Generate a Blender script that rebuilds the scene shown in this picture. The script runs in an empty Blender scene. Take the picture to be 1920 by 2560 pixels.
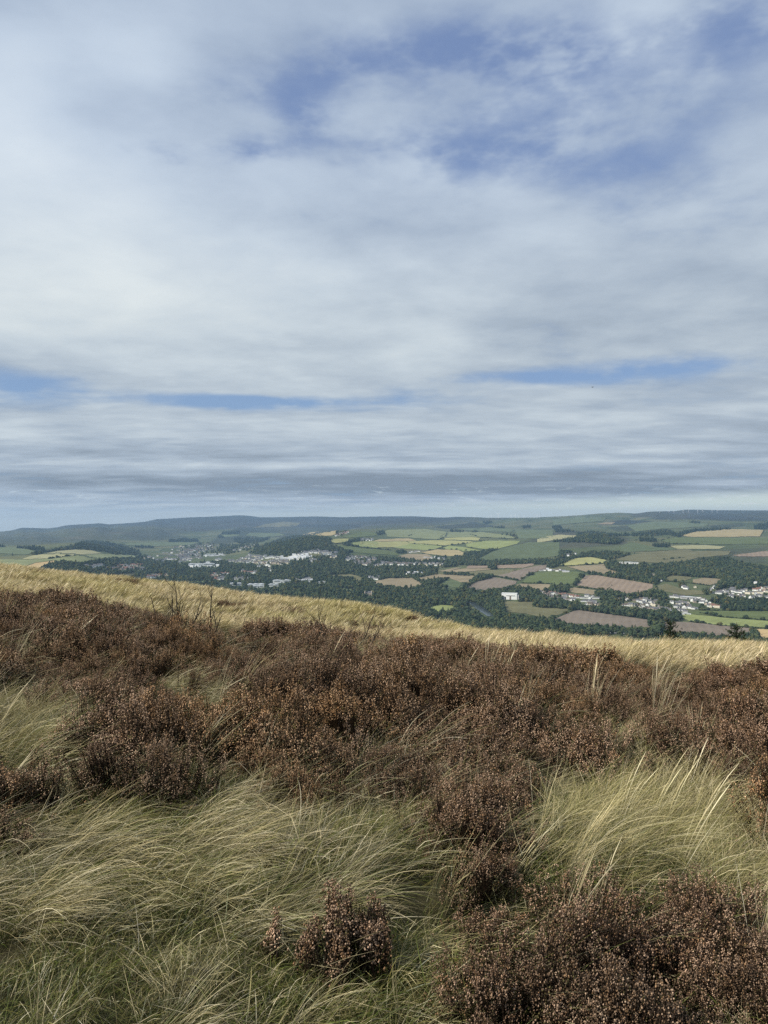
import bpy, math, random
import numpy as np
from mathutils import Vector, Matrix, Euler
from mathutils.geometry import delaunay_2d_cdt

random.seed(7)
RS = np.random.RandomState(11)
C = bpy.context.scene.collection
SC = bpy.context.scene
R = math.radians
F = 1922.0          # focal length in photograph pixels (photograph 1920 x 2560)
HX, HY = 960.0, 1300.0   # principal column and true horizon row

# ------------------------------------------------------------------ camera
cam_d = bpy.data.cameras.new("camera")
cam = bpy.data.objects.new("camera", cam_d)
C.objects.link(cam)
cam.location = (0, 0, 0)
cam.rotation_euler = (R(90), 0, 0)
cam_d.sensor_fit = 'VERTICAL'
cam_d.sensor_height = 36.0
cam_d.lens = 36.0 * F / 2560.0
cam_d.shift_y = 20.0 / 2560.0
cam_d.clip_start = 0.05
cam_d.clip_end = 80000
SC.camera = cam

# ------------------------------------------------------------------ render settings
SC.view_settings.view_transform = 'Standard'
SC.view_settings.look = 'None'
SC.view_settings.exposure = 0.0
SC.view_settings.gamma = 1.0
SC.view_settings.use_curve_mapping = False
SC.render.engine = 'CYCLES'
cy = SC.cycles
cy.max_bounces = 4
cy.diffuse_bounces = 3
cy.glossy_bounces = 2
cy.transmission_bounces = 3
cy.volume_bounces = 0
cy.transparent_max_bounces = 8
cy.use_denoising = False
cy.denoiser = 'OPENIMAGEDENOISE'
cy.denoising_prefilter = 'ACCURATE'
cy.sample_clamp_indirect = 4.0

SUN_EL, SUN_AZ = R(36), R(-112)     # azimuth clockwise from +Y (view direction)
sun_dir = Vector((math.sin(SUN_AZ) * math.cos(SUN_EL), math.cos(SUN_AZ) * math.cos(SUN_EL), math.sin(SUN_EL)))


# ------------------------------------------------------------------ node helper
class NT:
    """small expression builder for shader nodes"""
    def __init__(s, nt):
        s.nt = nt; s.n = nt.nodes; s.l = nt.links

    def new(s, t, **kw):
        nd = s.n.new(t)
        for k, v in kw.items():
            setattr(nd, k, v)
        return nd

    def put(s, sock, v):
        if isinstance(v, bpy.types.NodeSocket):
            s.l.new(v, sock)
        elif v is not None:
            if isinstance(v, (tuple, list)) and len(v) == 3 and sock.type == 'RGBA':
                v = (*v, 1)
            sock.default_value = v

    def m(s, op, a, b=None, c=None, clamp=False):
        nd = s.new('ShaderNodeMath', operation=op, use_clamp=clamp)
        s.put(nd.inputs[0], a)
        if b is not None: s.put(nd.inputs[1], b)
        if c is not None: s.put(nd.inputs[2], c)
        return nd.outputs[0]

    def mix(s, f, a, b, blend='MIX'):
        nd = s.new('ShaderNodeMix', data_type='RGBA', blend_type=blend)
        s.put(nd.inputs[0], f); s.put(nd.inputs[6], a); s.put(nd.inputs[7], b)
        return nd.outputs[2]

    def noise(s, vec, scale, detail=4, rough=.5, dist=0.0, out=0, dim='3D'):
        nd = s.new('ShaderNodeTexNoise', noise_dimensions=dim)
        if vec is not None: s.put(nd.inputs['Vector'], vec)
        s.put(nd.inputs['Scale'], scale); s.put(nd.inputs['Detail'], detail)
        s.put(nd.inputs['Roughness'], rough); s.put(nd.inputs['Distortion'], dist)
        return nd.outputs[out]

    def ramp(s, f, stops, interp='LINEAR'):
        nd = s.new('ShaderNodeValToRGB')
        cr = nd.color_ramp; cr.interpolation = interp
        while len(cr.elements) < len(stops): cr.elements.new(.5)
        for e, (p, c) in zip(cr.elements, stops):
            e.position = p
            e.color = (*c, 1) if len(c) == 3 else c
        s.put(nd.inputs[0], f)
        return nd.outputs[0]

    def smooth(s, v, lo, hi, a=0.0, b=1.0):
        nd = s.new('ShaderNodeMapRange', interpolation_type='SMOOTHSTEP')
        s.put(nd.inputs[0], v); s.put(nd.inputs[1], lo); s.put(nd.inputs[2], hi)
        s.put(nd.inputs[3], a); s.put(nd.inputs[4], b)
        return nd.outputs[0]

    def xyz(s, x, y, z):
        nd = s.new('ShaderNodeCombineXYZ')
        s.put(nd.inputs[0], x); s.put(nd.inputs[1], y); s.put(nd.inputs[2], z)
        return nd.outputs[0]

    def sep(s, v):
        nd = s.new('ShaderNodeSeparateXYZ'); s.put(nd.inputs[0], v)
        return nd.outputs


# ------------------------------------------------------------------ world: sky and broken cloud layer
world = bpy.data.worlds.new("World")
SC.world = world
world.use_nodes = True
w = NT(world.node_tree)
w.n.clear()
tc = w.new('ShaderNodeTexCoord')
nrm = w.new('ShaderNodeVectorMath', operation='NORMALIZE')
w.l.new(tc.outputs['Generated'], nrm.inputs[0])
dx, dy, dz = w.sep(nrm.outputs[0])
sky = w.new('ShaderNodeTexSky', sky_type='NISHITA')
sky.sun_disc = False
sky.sun_elevation = SUN_EL
sky.sun_rotation = SUN_AZ
sky.altitude = 400
sky.air_density = 1.0
sky.dust_density = 0.6
sky.ozone_density = 2.0
DEG = 57.29578
az = w.m('MULTIPLY', w.m('ARCTAN2', dx, dy), DEG)
el = w.m('MULTIPLY', w.m('ARCSINE', dz), DEG)
zc = w.m('MAXIMUM', dz, 0.0)
den = w.m('ADD', zc, 0.085)
PX = w.m('DIVIDE', dx, den)
PY = w.m('DIVIDE', dy, den)
P = w.xyz(PX, PY, 3.7)
Pw = w.xyz(w.m('MULTIPLY', PX, 0.62), PY, 1.3)
big = w.noise(P, 0.85, 3, .45, .2)
hi = w.smooth(el, 5, 13)                      # overhead the veil is soft, low down it is drawn out in streaks
mid = w.noise(Pw, 2.3, 6, .52, .25)
midh = w.noise(P, 2.0, 6, .55, .1)
mid = w.m('ADD', w.m('MULTIPLY', mid, w.m('SUBTRACT', 1.0, hi)), w.m('MULTIPLY', midh, hi))
fin = w.m('MULTIPLY_ADD', w.m('SUBTRACT', w.noise(Pw, 5.0, 5, .55, .3), .5), w.m('MULTIPLY', w.smooth(el, 13, 7, .3, 1.0), w.smooth(el, .8, 5, .45, 1.0)), .5)


def gauss(a0, e0, sa, se):
    """a soft patch of the sky round azimuth a0, elevation e0 (degrees)"""
    u = w.m('DIVIDE', w.m('SUBTRACT', az, a0), sa)
    v = w.m('DIVIDE', w.m('SUBTRACT', el, e0), se)
    q = w.m('ADD', w.m('MULTIPLY', u, u), w.m('MULTIPLY', v, v))
    return w.m('EXPONENT', w.m('MULTIPLY', q, -1.0))


def px2ae(x, y):
    X = (x - HX) / F; Z = (HY - y) / F
    return math.degrees(math.atan2(X, 1)), math.degrees(math.atan2(Z, math.hypot(X, 1)))


def patches(lst):
    acc = None
    for (x, y, sx, sy, wt) in lst:
        a0, e0 = px2ae(x, y)
        g = w.m('MULTIPLY', gauss(a0, e0, sx / F * DEG, sy / F * DEG), wt)
        acc = g if acc is None else w.m('ADD', acc, g)
    return acc


# where the cloud thins (positive = thinner), as the sky stood that day
brk = w.noise(w.xyz(w.m('MULTIPLY', az, .09), w.m('MULTIPLY', el, .20), 2.2), 1.6, 4, .6)
thin = patches([
    (900, 150, 170, 60, .36), (1150, 110, 180, 55, .26), (1420, 150, 230, 65, .34), (1850, 70, 150, 70, .36), (760, 270, 90, 70, .34), (1280, 300, 450, 120, .20), (1500, 50, 400, 60, .15), (1650, 560, 300, 200, .10), (620, 230, 120, 60, .2),
    (380, 375, 150, 36, .46), (640, 380, 90, 36, .42), (960, 400, 200, 70, .22), (1250, 400, 260, 60, .20),
    (1600, 640, 280, 200, .12), (0, 470, 90, 60, .2),
    (60, 975, 220, 40, .52), (620, 1006, 230, 22, .95), (1000, 1000, 200, 34, .30), (1350, 945, 330, 24, .48), (1750, 905, 250, 34, .36),
    (130, 1060, 160, 16, .2),
    (250, 60, 260, 80, .12), (1500, 330, 500, 140, .10), (400, 700, 900, 230, -.34), (1300, 730, 700, 130, -.22), (900, 1100, 1500, 60, -.30), (60, 250, 200, 150, -.2),
])
cov = w.m('ADD', w.m('MULTIPLY', w.m('SUBTRACT', big, .5), .8), w.m('MULTIPLY', w.m('SUBTRACT', mid, .5), 1.5))
cov = w.m('ADD', cov, w.m('MULTIPLY', w.m('SUBTRACT', fin, .5), .25))
thin = w.m('MULTIPLY', thin, w.smooth(brk, .32, .60, .6, 1.4))
cov = w.m('SUBTRACT', w.m('ADD', cov, .53), thin)
alpha = w.smooth(cov, -.16, .50, 0.0, 1.0)
# brighter, whiter parts where the veil is lit through
glow = patches([
    (20, 260, 130, 150, .50), (330, 150, 170, 90, .30), (140, 600, 420, 190, .38), (700, 640, 420, 170, .14), (330, 780, 500, 110, .18),
    (1000, 560, 400, 150, .08), (1000, 830, 400, 70, .10), (60, 1085, 120, 16, .18), (800, 1075, 600, 22, .14),
    (1750, 450, 200, 300, -.02),
    (700, 1212, 900, 24, -.42), (1300, 1190, 700, 18, -.26), (300, 1135, 500, 14, -.20), (1450, 1228, 600, 12, -.30), (900, 1050, 900, 14, .06), (900, 1165, 900, 9, .16), (1500, 760, 330, 60, -.03),
])
dens = w.m('ADD', w.m('MULTIPLY', w.m('SUBTRACT', mid, .5), .95), w.m('MULTIPLY', w.m('SUBTRACT', fin, .5), .42))
shade = w.m('ADD', w.m('ADD', w.m('MULTIPLY', dens, 1.0), .42), glow, clamp=True)
cloudcol = w.ramp(shade, [(0.0, (2.1, 2.55, 3.1)), (.35, (3.55, 4.2, 4.95)), (.65, (5.1, 5.75, 6.25)), (1.0, (6.5, 7.0, 7.1))])
blue = w.ramp(w.smooth(el, 2, 34), [(0, (1.7, 3.2, 5.4)), (.35, (1.2, 2.3, 5.0)), (1, (.95, 1.75, 4.1))])
skycol = w.mix(.25, blue, sky.outputs[0])
veil = w.mix(.32, skycol, (3.0, 3.7, 5.0))
cloudcol = w.mix(w.smooth(el, 12, 27, 0, .36), cloudcol, w.mix(1, cloudcol, (.80, .90, 1.16), 'MULTIPLY'))
col = w.mix(alpha, veil, cloudcol)
# clear pale band low over the horizon, with small lit cumulus
band = w.m('MULTIPLY', w.smooth(w.m('ADD', el, w.m('MULTIPLY', w.m('SUBTRACT', az, 20), -0.035)), 2.15, .95), w.smooth(az, -26, 12, .25, 1.0))
cumn = w.noise(w.xyz(w.m('MULTIPLY', az, .55), w.m('MULTIPLY', el, 3.2), .4), 1.5, 5, .6)
cum = w.m('MULTIPLY', w.smooth(cumn, .56, .68), w.m('MULTIPLY', w.smooth(el, .5, .9), w.smooth(el, 2.6, 1.5)))
bandcol = w.mix(cum, (6.2, 7.0, 6.4), (7.6, 7.9, 7.4))
col = w.mix(band, col, bandcol)
cum2 = w.m('MULTIPLY', w.smooth(cumn, .60, .70), w.m('MULTIPLY', w.smooth(el, .6, 1.0), w.smooth(el, 3.2, 1.8)))
col = w.mix(w.m('MULTIPLY', cum2, .5), col, (5.6, 6.4, 6.7))
low = w.smooth(el, 1.5, 0.2, 0, .6)
col = w.mix(low, col, (5.6, 6.0, 5.8))
col = w.mix(w.smooth(el, 0.0, -4.0), col, (1.0, 1.2, 1.3))
bg = w.new('ShaderNodeBackground')
w.put(bg.inputs[0], col)
bg.inputs[1].default_value = 0.115
wo = w.new('ShaderNodeOutputWorld')
w.l.new(bg.outputs[0], wo.inputs[0])
world.cycles.sampling_method = 'MANUAL'
world.cycles.sample_map_resolution = 512

sl = bpy.data.lights.new("sun", 'SUN')
sl.energy = 5.0
sl.angle = R(0.53)
sl.color = (1.0, .945, .84)
sun = bpy.data.objects.new("sun", sl)
C.objects.link(sun)
sun.rotation_euler = sun_dir.to_track_quat('Z', 'Y').to_euler()


# ------------------------------------------------------------------ generic helpers
def tag(o, label=None, cat=None, group=None, kind=None):
    if label: o['label'] = label
    if cat: o['category'] = cat
    if group: o['group'] = group
    if kind: o['kind'] = kind
    return o


def mesh_np(name, V, faces, mats=(), parent=None, link=True, cols=None, smooth=False, mi=None):
    """faces: list of (N,k) int arrays or one of them"""
    if not isinstance(faces, (list, tuple)): faces = [faces]
    faces = [np.asarray(f, dtype=np.int32) for f in faces if len(f)]
    me = bpy.data.meshes.new(name)
    V = np.asarray(V, dtype=np.float32)
    nl = sum(f.size for f in faces); npoly = sum(len(f) for f in faces)
    me.vertices.add(len(V)); me.vertices.foreach_set('co', V.ravel())
    me.loops.add(nl); me.polygons.add(npoly)
    me.loops.foreach_set('vertex_index', np.concatenate([f.ravel() for f in faces]))
    tot = np.concatenate([np.full(len(f), f.shape[1], np.int32) for f in faces])
    st = np.concatenate([[0], np.cumsum(tot)[:-1]]).astype(np.int32)
    me.polygons.foreach_set('loop_start', st)
    me.polygons.foreach_set('loop_total', tot)
    if mi is not None: me.polygons.foreach_set('material_index', np.asarray(mi, np.int32))
    if smooth: me.polygons.foreach_set('use_smooth', np.ones(npoly, bool))
    me.update(calc_edges=True)
    if cols is not None:
        a = me.color_attributes.new('col', 'FLOAT_COLOR', 'POINT')
        cc = np.ones((len(V), 4), np.float32); cc[:, :3] = cols
        a.data.foreach_set('color', cc.ravel())
    for m_ in mats: me.materials.append(m_)
    o = bpy.data.objects.new(name, me)
    if link: C.objects.link(o)
    if parent: o.parent = parent
    return o


class MB:
    """collects simple solids into one mesh"""
    def __init__(s): s.v = []; s.f = []
    def add(s, vs, fs):
        b = len(s.v); s.v += [tuple(v) for v in vs]; s.f += [tuple(i + b for i in f) for f in fs]
    def box(s, x0, x1, y0, y1, z0, z1):
        s.add([(x0, y0, z0), (x1, y0, z0), (x1, y1, z0), (x0, y1, z0), (x0, y0, z1), (x1, y0, z1), (x1, y1, z1), (x0, y1, z1)],
              [(0, 3, 2, 1), (4, 5, 6, 7), (0, 1, 5, 4), (1, 2, 6, 5), (2, 3, 7, 6), (3, 0, 4, 7)])
    def tube(s, pts, rads, n=5):
        pts = [Vector(p) for p in pts]; b = len(s.v)
        for i, p in enumerate(pts):
            d = (pts[min(i + 1, len(pts) - 1)] - pts[max(i - 1, 0)]).normalized()
            a = d.orthogonal().normalized(); c = d.cross(a)
            for k in range(n):
                t = 2 * math.pi * k / n
                s.v.append(tuple(p + (a * math.cos(t) + c * math.sin(t)) * rads[i]))
        for i in range(len(pts) - 1):
            for k in range(n):
                s.f.append((b + i * n + k, b + i * n + (k + 1) % n, b + (i + 1) * n + (k + 1) % n, b + (i + 1) * n + k))
        s.f.append(tuple(b + (len(pts) - 1) * n + k for k in range(n)))
    def build(s, name, mat, parent=None, link=True, smooth=False):
        me = bpy.data.meshes.new(name)
        me.from_pydata(s.v, [], s.f); me.update()
        me.materials.append(mat)
        if smooth: me.polygons.foreach_set('use_smooth', [True] * len(me.polygons))
        o = bpy.data.objects.new(name, me)
        if link: C.objects.link(o)
        if parent: o.parent = parent
        return o


def empty(name, loc=(0, 0, 0), rz=0):
    o = bpy.data.objects.new(name, None)
    C.objects.link(o); o.location = loc; o.rotation_euler = (0, 0, rz); o.empty_display_size = .2
    return o


def copy_tree(o, parent=None):
    c = o.copy(); C.objects.link(c)
    if parent is not None: c.parent = parent
    for ch in KIDS.get(o, ()):
        copy_tree_child(ch, c)
    return c


KIDS = {}


# smooth value noise in numpy
_T = RS.rand(256, 256)
def vnoise(x, y):
    xi = np.floor(x).astype(int); yi = np.floor(y).astype(int)
    fx = x - xi; fy = y - yi
    fx = fx * fx * (3 - 2 * fx); fy = fy * fy * (3 - 2 * fy)
    a = _T[xi & 255, yi & 255]; b = _T[(xi + 1) & 255, yi & 255]
    c = _T[xi & 255, (yi + 1) & 255]; d = _T[(xi + 1) & 255, (yi + 1) & 255]
    return (a * (1 - fx) + b * fx) * (1 - fy) + (c * (1 - fx) + d * fx) * fy - .5
def fbm(x, y, o=4, g=.5):
    s = 0; a = 1; n = 0
    for k in range(o):
        s = s + a * vnoise(x * 2**k + 17.3 * k, y * 2**k + 9.1 * k); n += a; a *= g
    return s / n


def in_poly(px, py, poly):
    p = np.asarray(poly, float)
    inside = np.zeros(np.shape(px), bool)
    j = len(p) - 1
    for i in range(len(p)):
        xi, yi = p[i]; xj, yj = p[j]
        if yi != yj:
            c = ((yi > py) != (yj > py)) & (px < (xj - xi) * (py - yi) / (yj - yi) + xi)
            inside ^= c
        j = i
    return inside


# ------------------------------------------------------------------ terrain height (eye at z = 0)
NEAR = {   # column (photo x): [(distance, height)]
    -900: [(.3, -1.62), (4, -1.6), (10, -1.5), (18, -1.5), (30, -1.9), (50, -2.4), (80, -3.4), (130, -10), (260, -50), (700, -200), (1200, -270)],
    0: [(.3, -1.62), (4, -1.65), (10, -1.75), (18, -2.15), (30, -2.9), (50, -3.7), (80, -4.95), (130, -12), (260, -45), (700, -190), (1200, -270)],
    480: [(.3, -1.62), (4, -1.70), (10, -1.95), (18, -2.75), (30, -4.2), (50, -5.3), (75, -6.8), (120, -14), (260, -45), (700, -190), (1200, -272)],
    960: [(.3, -1.62), (4, -1.75), (10, -2.2), (17, -3.1), (30, -4.7), (45, -5.7), (60, -7.2), (100, -15), (260, -50), (700, -195), (1200, -275)],
    1440: [(.3, -1.62), (4, -1.80), (10, -2.35), (15, -3.1), (22, -3.85), (30, -4.72), (50, -9.6), (100, -20), (260, -58), (700, -200), (1200, -276)],
    1920: [(.3, -1.62), (4, -1.80), (10, -2.35), (15, -3.15), (22, -4.05), (28, -5.0), (45, -9.2), (100, -21), (260, -60), (700, -205), (1200, -277)],
    2900: [(.3, -1.62), (4, -1.85), (10, -2.5), (22, -4.4), (45, -10), (100, -24), (260, -70), (700, -210), (1200, -278)],
}
FAR = {    # column: [(distance, 'photo row')]
    -600: [(2600, -270.), (3600, 1400), (4600, -200.), (7000, 1362), (9000, 1350), (12000, 1335), (16000, -260.), (24000, -300.)],
    0: [(2600, -270.), (3000, 1425), (3600, 1391), (4200, 1386), (5500, 1372), (7000, 1358), (9000, 1345), (11000, 1334), (13000, 1329), (16000, -270.), (24000, -320.)],
    200: [(2600, -275.), (3100, 1420), (3700, 1374), (4300, -208.), (5200, 1353), (6200, -192.), (7500, 1350), (10500, 1316), (12000, -150.), (15000, 1309), (24000, -320.)],
    330: [(2600, -280.), (4000, 1425), (5000, 1401), (6000, 1386), (7000, 1371), (8500, 1345), (10500, 1318), (12000, -140.), (15000, 1306), (24000, -320.)],
    480: [(2500, -280.), (3500, 1450), (4500, 1415), (5500, 1393), (7000, 1370), (8500, 1357), (10000, 1342), (12500, 1320), (15000, 1300), (17000, 1291), (24000, -320.)],
    600: [(2500, -280.), (3500, 1450), (4500, 1415), (5000, 1401), (5600, 1386), (6500, 1372), (8000, 1361), (10000, 1345), (12500, 1325), (15000, 1305), (17000, 1288), (24000, -320.)],
    740: [(2500, -280.), (3500, 1440), (4000, 1405), (4300, 1388), (5000, 1341), (5800, -165.), (7500, -205.), (10000, 1335), (12500, 1322), (15000, 1305), (17000, 1291), (24000, -320.)],
    850: [(2500, -280.), (3500, 1440), (4000, 1405), (4500, 1378), (5200, 1350), (6000, 1331), (7000, 1323), (8500, -118.), (11000, 1317), (14000, 1305), (17000, 1291), (24000, -320.)],
    1000: [(2500, -280.), (3000, 1468), (3600, 1435), (4200, 1410), (4800, 1392), (5500, 1367), (6500, 1345), (8000, 1325), (10000, 1316), (13000, 1303), (17000, 1290), (24000, -320.)],
    1150: [(2400, -280.), (3000, 1462), (3600, 1426), (4200, 1403), (5000, 1376), (6000, 1353), (7500, 1333), (9500, 1320), (12000, 1306), (15000, 1294), (24000, -320.)],
    1300: [(2400, -280.), (3000, 1458), (3500, 1422), (4000, 1400), (4600, 1379), (5400, 1352), (6500, 1336), (8000, 1325), (10000, 1312), (13000, 1294), (24000, -320.)],
    1500: [(2300, -280.), (2900, 1462), (3400, 1414), (4000, 1387), (4700, 1356), (5100, 1331), (5800, -125.), (7500, 1322), (10000, 1296), (12000, 1283), (24000, -320.)],
    1700: [(2300, -280.), (2900, 1454), (3400, 1416), (4000, 1387), (5000, 1356), (6000, 1331), (7500, 1318), (10000, 1300), (14000, 1277), (24000, -320.)],
    1920: [(2200, -280.), (2800, 1468), (3300, 1422), (4000, 1387), (5000, 1358), (6000, 1335), (7500, 1318), (10000, 1300), (14000, 1276), (24000, -320.)],
    2700: [(2200, -280.), (3300, -200.), (5000, -150.), (7500, -60.), (10000, 0.), (14000, 160.), (24000, -320.)],
}
SKYL = [(-200, 1338), (0, 1329), (30, 1326), (55, 1319), (120, 1321), (145, 1318), (165, 1313), (250, 1308), (272, 1311), (330, 1307), (365, 1304), (390, 1298),
        (430, 1296), (480, 1293), (520, 1292), (560, 1290), (595, 1288), (620, 1289), (650, 1293), (700, 1293), (790, 1291), (850, 1293), (940, 1291), (1030, 1290.5),
        (1110, 1294), (1140, 1292), (1195, 1293), (1215, 1294.5), (1330, 1294), (1360, 1292.5), (1400, 1291), (1450, 1288), (1500, 1283.5), (1550, 1281.5),
        (1590, 1284), (1615, 1280), (1640, 1278.5), (1690, 1277.5), (1712, 1274), (1760, 1274.5), (1810, 1275.5), (1920, 1276), (2100, 1280)]
LR = np.linspace(math.log(.3), math.log(30000), 900)
RG = np.exp(LR)


def col_az(x): return math.degrees(math.atan2(x - HX, F))


def gsm(a, sig, axis):
    n = int(3 * sig) + 1
    k = np.exp(-.5 * (np.arange(-n, n + 1) / sig)**2); k /= k.sum()
    pad = [(0, 0)] * a.ndim; pad[axis] = (n, n)
    ap = np.pad(a, pad, mode='edge')
    return np.apply_along_axis(lambda v: np.convolve(v, k, 'valid'), axis, ap)


AZG = np.arange(-60, 60.01, .2)
def table():
    def cols(D, conv):
        xs = sorted(D); rows = []
        for x in xs:
            ca = math.cos(R(col_az(x)))
            lr = [math.log(d / ca) for d, _ in D[x]]
            zz = [(v if isinstance(v, float) or not conv else -(v - HY) * d / F) for d, v in D[x]]
            rows.append(np.interp(LR, lr, zz))
        rows = np.array(rows)
        a = [col_az(x) for x in xs]
        return np.array([np.interp(AZG, a, rows[:, j]) for j in range(len(LR))]).T
    near = gsm(cols(NEAR, False), 5, 1)
    far = gsm(cols(FAR, True), 3.0, 1)
    near = gsm(near, 8, 0); far = gsm(far, 6, 0)
    t = np.clip((LR - math.log(1150)) / (math.log(2200) - math.log(1150)), 0, 1); t = t * t * (3 - 2 * t)
    Z = near * (1 - t) + np.where(LR[None] > math.log(1100), far, near) * t
    return Z
ZT = table()


def relief(X, Y, r, z):
    up = np.clip((z + 272) / 90, 0, 1)
    far = np.clip((r - 2300) / 2500, 0, 1)
    n = fbm(X / 1000 + 5, Y / 1400 + 3, 5, .55) * 80 * up * far * np.clip((r - 3000) / 5500, .22, 1.4)
    n = n + fbm(X / 300 + 1, Y / 300 + 8, 3) * 5 * far * up
    nr = np.clip((160 - r) / 60, 0, 1)
    n = n + nr * ((fbm(X / 1.3 + 2, Y / 1.3 + 4, 3, .55) * .22 + fbm(X / 2.6 + 2, Y / 2.6 + 4, 2) * .42 * np.clip((r - 1.5) / 3, 0, 1)) + fbm(X / 5 + 2, Y / 5 + 4, 2) * .30 * np.clip((r - 3) / 6, 0, 1) + fbm(X / 17., Y / 17. + 9, 2) * .7 * np.clip((r - 20) / 15, 0, 1))
    return n


def height0(X, Y):
    X = np.asarray(X, float); Y = np.asarray(Y, float)
    r = np.maximum(np.hypot(X, Y), .31)
    a = np.degrees(np.arctan2(X, Y))
    # fold azimuths behind the viewer so that the sheet closes on itself
    a = np.where(np.abs(a) > 60, np.sign(a) * 60 * (1 - (np.abs(a) - 60) / 120.), a)
    ai = np.clip((a + 60) / .2, 0, len(AZG) - 1.001); ri = np.clip((np.log(r) - LR[0]) / (LR[1] - LR[0]), 0, len(LR) - 1.001)
    i = ai.astype(int); j = ri.astype(int); fa = ai - i; fr = ri - j
    z = (ZT[i, j] * (1 - fa) + ZT[i + 1, j] * fa) * (1 - fr) + (ZT[i, j + 1] * (1 - fa) + ZT[i + 1, j + 1] * fa) * fr
    return z + relief(X, Y, r, z)


# bring the far skyline to its row in every direction
SKA = np.array([col_az(x) for x, _ in SKYL]); SKY_ = np.array([y for _, y in SKYL])
_aa = np.arange(-30, 30.01, .1); _rr = np.exp(np.linspace(math.log(8500), math.log(24000), 160))
_A, _Rr = np.meshgrid(np.radians(_aa), _rr, indexing='ij')
_Z = height0(_Rr * np.sin(_A), _Rr * np.cos(_A))
_row = (HY - F * _Z / (_Rr * np.cos(_A))).min(1)
SKD = gsm(np.interp(_aa, SKA, SKY_) - _row, .7, 0)


def height(X, Y):
    z = height0(X, Y)
    X = np.asarray(X, float); Y = np.asarray(Y, float)
    r = np.hypot(X, Y); a = np.degrees(np.arctan2(X, Y))
    wgt = np.clip((r - 7500) / 3500, 0, 1)
    return z - wgt * np.interp(a, _aa, SKD) * np.maximum(Y, 1) / F * (np.abs(a) < 60)


_MR = np.exp(np.linspace(math.log(200), math.log(25000), 900))
_CX = np.arange(-500, 2420, 2.5)
_u = (_CX - HX) / F
_Yc = _MR[None] / np.hypot(_u, 1)[:, None]
_Gc = height(_Yc * _u[:, None], _Yc)
_ROW = HY - F * _Gc / _Yc                     # photo row of the ground along every column
_RUN = np.minimum.accumulate(_ROW, 1)


def ground_at(px, py, lift=0.0, rmin=200):
    """first point of the ground seen through photo pixel (px, py)"""
    px = np.atleast_1d(np.asarray(px, float)); py = np.atleast_1d(np.asarray(py, float))
    if rmin < 200:
        mr = np.exp(np.linspace(math.log(rmin), math.log(25000), 1500))
        u = (px - HX) / F; Y = mr[None] / np.hypot(u, 1)[:, None]
        row = HY - F * height(Y * u[:, None], Y) / Y
        run = np.minimum.accumulate(row, 1); ci = np.arange(len(px))
    else:
        ci = np.clip(np.round((px - _CX[0]) / 2.5).astype(int), 0, len(_CX) - 1)
        mr, row, run = _MR, _ROW, _RUN
    k = np.array([np.searchsorted(-run[c], -y) for c, y in zip(ci, py)])
    ok = (k > 0) & (k < len(mr)); k = np.clip(k, 1, len(mr) - 1)
    a, b = row[ci, k - 1], row[ci, k]
    t = np.clip((a - py) / np.where(np.abs(a - b) < 1e-9, 1, a - b), 0, 1)
    rr = mr[k - 1] * (1 - t) + mr[k] * t
    u = (px - HX) / F; yy = rr / np.hypot(u, 1); xx = yy * u
    return np.stack([xx, yy, height(xx, yy) + lift], 1), ok


# ------------------------------------------------------------------ materials
def mat(name, build):
    m_ = bpy.data.materials.new(name); m_.use_nodes = True
    q = NT(m_.node_tree); q.n.clear()
    o = q.new('ShaderNodeOutputMaterial')
    s = build(q)
    q.l.new(s, o.inputs[0])
    return m_


def principled(q, col, rough=.9, spec=.2, normal=None, metal=0):
    p = q.new('ShaderNodeBsdfPrincipled')
    q.put(p.inputs['Base Color'], col); q.put(p.inputs['Roughness'], rough)
    q.put(p.inputs['Specular IOR Level'], spec); q.put(p.inputs['Metallic'], metal)
    if normal is not None: q.l.new(normal, p.inputs['Normal'])
    return p.outputs[0]


def plain(name, c, rough=.85, var=.12, scale=.6, spec=.2):
    def b(q):
        g = q.new('ShaderNodeNewGeometry')
        n = q.noise(g.outputs['Position'], scale, 4, .6)
        cc = q.mix(n, tuple(x * (1 - var) for x in c), tuple(min(1, x * (1 + var)) for x in c))
        return principled(q, cc, rough, spec)
    return mat(name, b)


def blade_mat(name, gold_mix, big=.35, amp=1.6):
    def b(q):
        at = q.new('ShaderNodeAttribute'); at.attribute_name = 'col'
        oi = q.new('ShaderNodeObjectInfo')
        n = q.noise(oi.outputs['Location'], big, 3, .6)
        n2 = q.noise(oi.outputs['Location'], 1.4, 2, .5)
        k = q.m('ADD', q.m('MULTIPLY', q.m('SUBTRACT', n, .5), amp), q.m('ADD', q.m('MULTIPLY', q.m('SUBTRACT', n2, .5), .8), gold_mix), clamp=True)
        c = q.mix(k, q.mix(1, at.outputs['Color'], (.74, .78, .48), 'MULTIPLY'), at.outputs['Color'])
        br = q.m('ADD', q.m('MULTIPLY', oi.outputs['Random'], .4), .8)
        c = q.mix(1, c, q.xyz(br, br, br), 'MULTIPLY')
        d = q.new('ShaderNodeBsdfDiffuse'); q.put(d.inputs[0], c)
        t = q.new('ShaderNodeBsdfTranslucent'); q.put(t.inputs[0], c)
        g = q.new('ShaderNodeBsdfGlossy'); q.put(g.inputs[0], (.9, .9, .85)); g.inputs['Roughness'].default_value = .45
        m1 = q.new('ShaderNodeMixShader'); m1.inputs[0].default_value = .28
        q.l.new(d.outputs[0], m1.inputs[1]); q.l.new(t.outputs[0], m1.inputs[2])
        m2 = q.new('ShaderNodeMixShader'); m2.inputs[0].default_value = .035
        q.l.new(m1.outputs[0], m2.inputs[1]); q.l.new(g.outputs[0], m2.inputs[2])
        return m2.outputs[0]
    return mat(name, b)


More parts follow.
